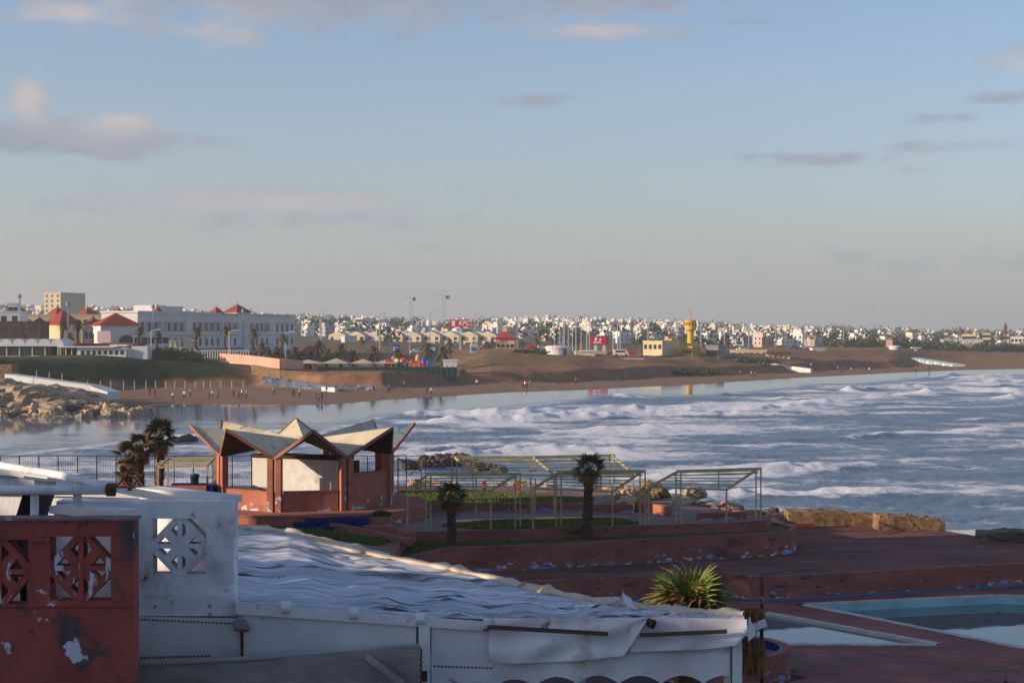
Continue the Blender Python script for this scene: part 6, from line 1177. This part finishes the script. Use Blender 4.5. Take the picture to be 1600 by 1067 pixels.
# ------------------------------------------------------------------ people on the beach
def person_mesh(i, pose):
    me = bpy.data.meshes.new('p'); st = pose
    J = {'pel': (0, 0, .95), 'che': (0, .02, 1.3), 'nec': (0, .02, 1.47), 'hd': (0, -.01, 1.6), 'ht': (0, -.01, 1.72), 'lk': (-.1-.02*st, -.22*st, .52), 'lf': (-.1, -.12*st, .07), 'lt': (-.1, -.12*st-.16, .04), 'rk': (.1+.02*st, .12*st, .5), 'rf': (.1, .34*st, .1), 'rt': (.1, .34*st-.15, .05), 'lh': (-.1, 0, .9), 'rh': (.1, 0, .9),
         'ls': (-.2, .02, 1.4), 'le': (-.26, .1*st, 1.13), 'lw': (-.26, -.06+.1*st, .9), 'lhn': (-.26, -.1+.1*st, .8), 'rs': (.2, .02, 1.4), 're': (.27, -.1*st, 1.13), 'rw': (.27, -.2*st-.04, .9), 'rhn': (.27, -.24*st-.06, .8)}
    R = {'pel': .14, 'che': .16, 'nec': .06, 'hd': .10, 'ht': .085, 'lk': .07, 'rk': .07, 'lf': .05, 'rf': .05, 'lt': .04, 'rt': .04, 'lh': .1, 'rh': .1, 'ls': .075, 'rs': .075, 'le': .05, 're': .05, 'lw': .04, 'rw': .04, 'lhn': .045, 'rhn': .045}
    E = [('pel', 'che'), ('che', 'nec'), ('nec', 'hd'), ('hd', 'ht'), ('pel', 'lh'), ('pel', 'rh'), ('lh', 'lk'), ('lk', 'lf'), ('lf', 'lt'), ('rh', 'rk'), ('rk', 'rf'), ('rf', 'rt'), ('che', 'ls'), ('ls', 'le'), ('le', 'lw'), ('lw', 'lhn'), ('che', 'rs'), ('rs', 're'), ('re', 'rw'), ('rw', 'rhn')]
    ks = list(J); me.from_pydata([J[k] for k in ks], [(ks.index(a), ks.index(c)) for a, c in E], []); o = bpy.data.objects.new('p', me); COL.objects.link(o); m = o.modifiers.new('s', 'SKIN')
    for k, v in zip(ks, me.skin_vertices[0].data): v.radius = (R[k], R[k]*.8); v.use_root = k == 'pel'
    o.modifiers.new('u', 'SUBSURF').levels = 1; bpy.context.view_layer.update(); r = bpy.data.meshes.new_from_object(o.evaluated_get(bpy.context.evaluated_depsgraph_get())); bpy.data.objects.remove(o); r.name = 'person'; return r
def cloth_mat():
    m = bpy.data.materials.new('clothing'); m.use_nodes = True; N = m.node_tree.nodes; L = m.node_tree.links; b = N['Principled BSDF']; b.inputs['Roughness'].default_value = .9
    tc = N.new('ShaderNodeTexCoord'); sp = N.new('ShaderNodeSeparateXYZ'); L.new(tc.outputs['Object'], sp.inputs[0]); mr = N.new('ShaderNodeMath'); mr.operation = 'DIVIDE'; L.new(sp.outputs[2], mr.inputs[0]); mr.inputs[1].default_value = 1.8
    oi = N.new('ShaderNodeObjectInfo'); cr = N.new('ShaderNodeValToRGB'); cr.color_ramp.interpolation = 'CONSTANT'; e = cr.color_ramp.elements; e[0].position = 0; e[0].color = (.02, .025, .04, 1); e[1].position = .82; e[1].color = (.28, .15, .1, 1); x = e.new(.93); x.color = (.015, .012, .01, 1)
    L.new(mr.outputs[0], cr.inputs[0]); g1 = N.new('ShaderNodeMath'); g1.operation = 'GREATER_THAN'; L.new(mr.outputs[0], g1.inputs[0]); g1.inputs[1].default_value = .53; g2 = N.new('ShaderNodeMath'); g2.operation = 'LESS_THAN'; L.new(mr.outputs[0], g2.inputs[0]); g2.inputs[1].default_value = .82; g = N.new('ShaderNodeMath'); g.operation = 'MULTIPLY'; L.new(g1.outputs[0], g.inputs[0]); L.new(g2.outputs[0], g.inputs[1])
    mx = N.new('ShaderNodeMix'); mx.data_type = 'RGBA'; L.new(g.outputs[0], mx.inputs[0]); L.new(cr.outputs[0], mx.inputs[6]); L.new(oi.outputs['Color'], mx.inputs[7]); L.new(mx.outputs[2], b.inputs['Base Color']); return m
PM = [person_mesh(0, 0.15), person_mesh(1, 1.0), person_mesh(2, .6)]; CM = cloth_mat()
for m in PM: m.materials.clear(); m.materials.append(CM)
CL = {'white': (.75, .75, .75), 'dark': (.03, .03, .04), 'red': (.5, .03, .04), 'blue': (.10, .25, .55), 'yellow': (.6, .45, .05), 'grey': (.25, .26, .28), 'light blue': (.35, .5, .65)}
ppl = [(270, 626, 'light blue'), (288, 624, 'white'), (297, 621, 'blue'), (327, 625, 'dark'), (332, 622, 'white'), (340, 624, 'grey'), (365, 622, 'red'), (373, 625, 'dark'), (378, 622, 'white'), (385, 623, 'blue'), (234, 619, 'dark'), (242, 620, 'red'), (428, 617, 'light blue'), (457, 618, 'red'), (459, 621, 'dark'), (468, 620, 'yellow'), (495, 626, 'dark'), (498, 629, 'grey'), (503, 628, 'dark'), (510, 616, 'red'), (560, 612, 'white'), (578, 612, 'blue'), (606, 614, 'red'), (609, 612, 'blue'), (667, 617, 'dark'), (674, 618, 'white'), (745, 604, 'white'), (817, 606, 'red'), (820, 607, 'white'), (823, 607, 'red'), (828, 605, 'light blue'), (872, 602, 'dark'), (900, 601, 'red'), (1063, 591, 'dark'), (1141, 590, 'dark'), (1157, 588, 'grey'), (1174, 589, 'white'), (1179, 589, 'white'), (1267, 576, 'white'), (1309, 580, 'white'), (1314, 583, 'red'), (1320, 581, 'grey'), (1330, 582, 'yellow'), (1353, 581, 'dark'), (1358, 582, 'white'), (1431, 581, 'grey'), (1452, 583, 'dark'), (648, 606, 'dark'), (636, 606, 'dark'), (632, 607, 'grey')]
for i, (px, py, c) in enumerate(ppl):
    lo_, hi_ = shore_y(px)-30, shore_y(px)+160; Y = lo_
    for s in range(400):
        Y = lo_+(hi_-lo_)*s/400; z = max(0.02, terrain_z(px, Y))
        if HY+(H-z)*F/Y <= py: break
    o = mesh_obj('person', PM[i % 3], None, (X(px, Y), Y, max(0, terrain_z(px, Y))-.02)); o.rotation_euler = (0, 0, random.uniform(0, 6.28)); o.scale = [random.uniform(.92, 1.05)]*3; o.color = (*CL[c], 1)
    tag(o, f'person in {c} top and dark trousers walking on the wet beach', 'person', f'people in {c} tops on the beach')
# ------------------------------------------------------------------ haze
hm = bpy.data.materials.new('haze'); hm.use_nodes = True; N = hm.node_tree.nodes; N.remove(N['Principled BSDF']); pv = N.new('ShaderNodeVolumePrincipled'); pv.inputs['Color'].default_value = (.9, .9, .9, 1); pv.inputs['Density'].default_value = .00024; pv.inputs['Anisotropy'].default_value = .2; hm.node_tree.links.new(pv.outputs[0], N['Material Output'].inputs['Volume'])
b = MB(); b.box(-3800, 3800, -1000, 3700, -6, 90); o = b.build('haze', hm); tag(o, kind='stuff')
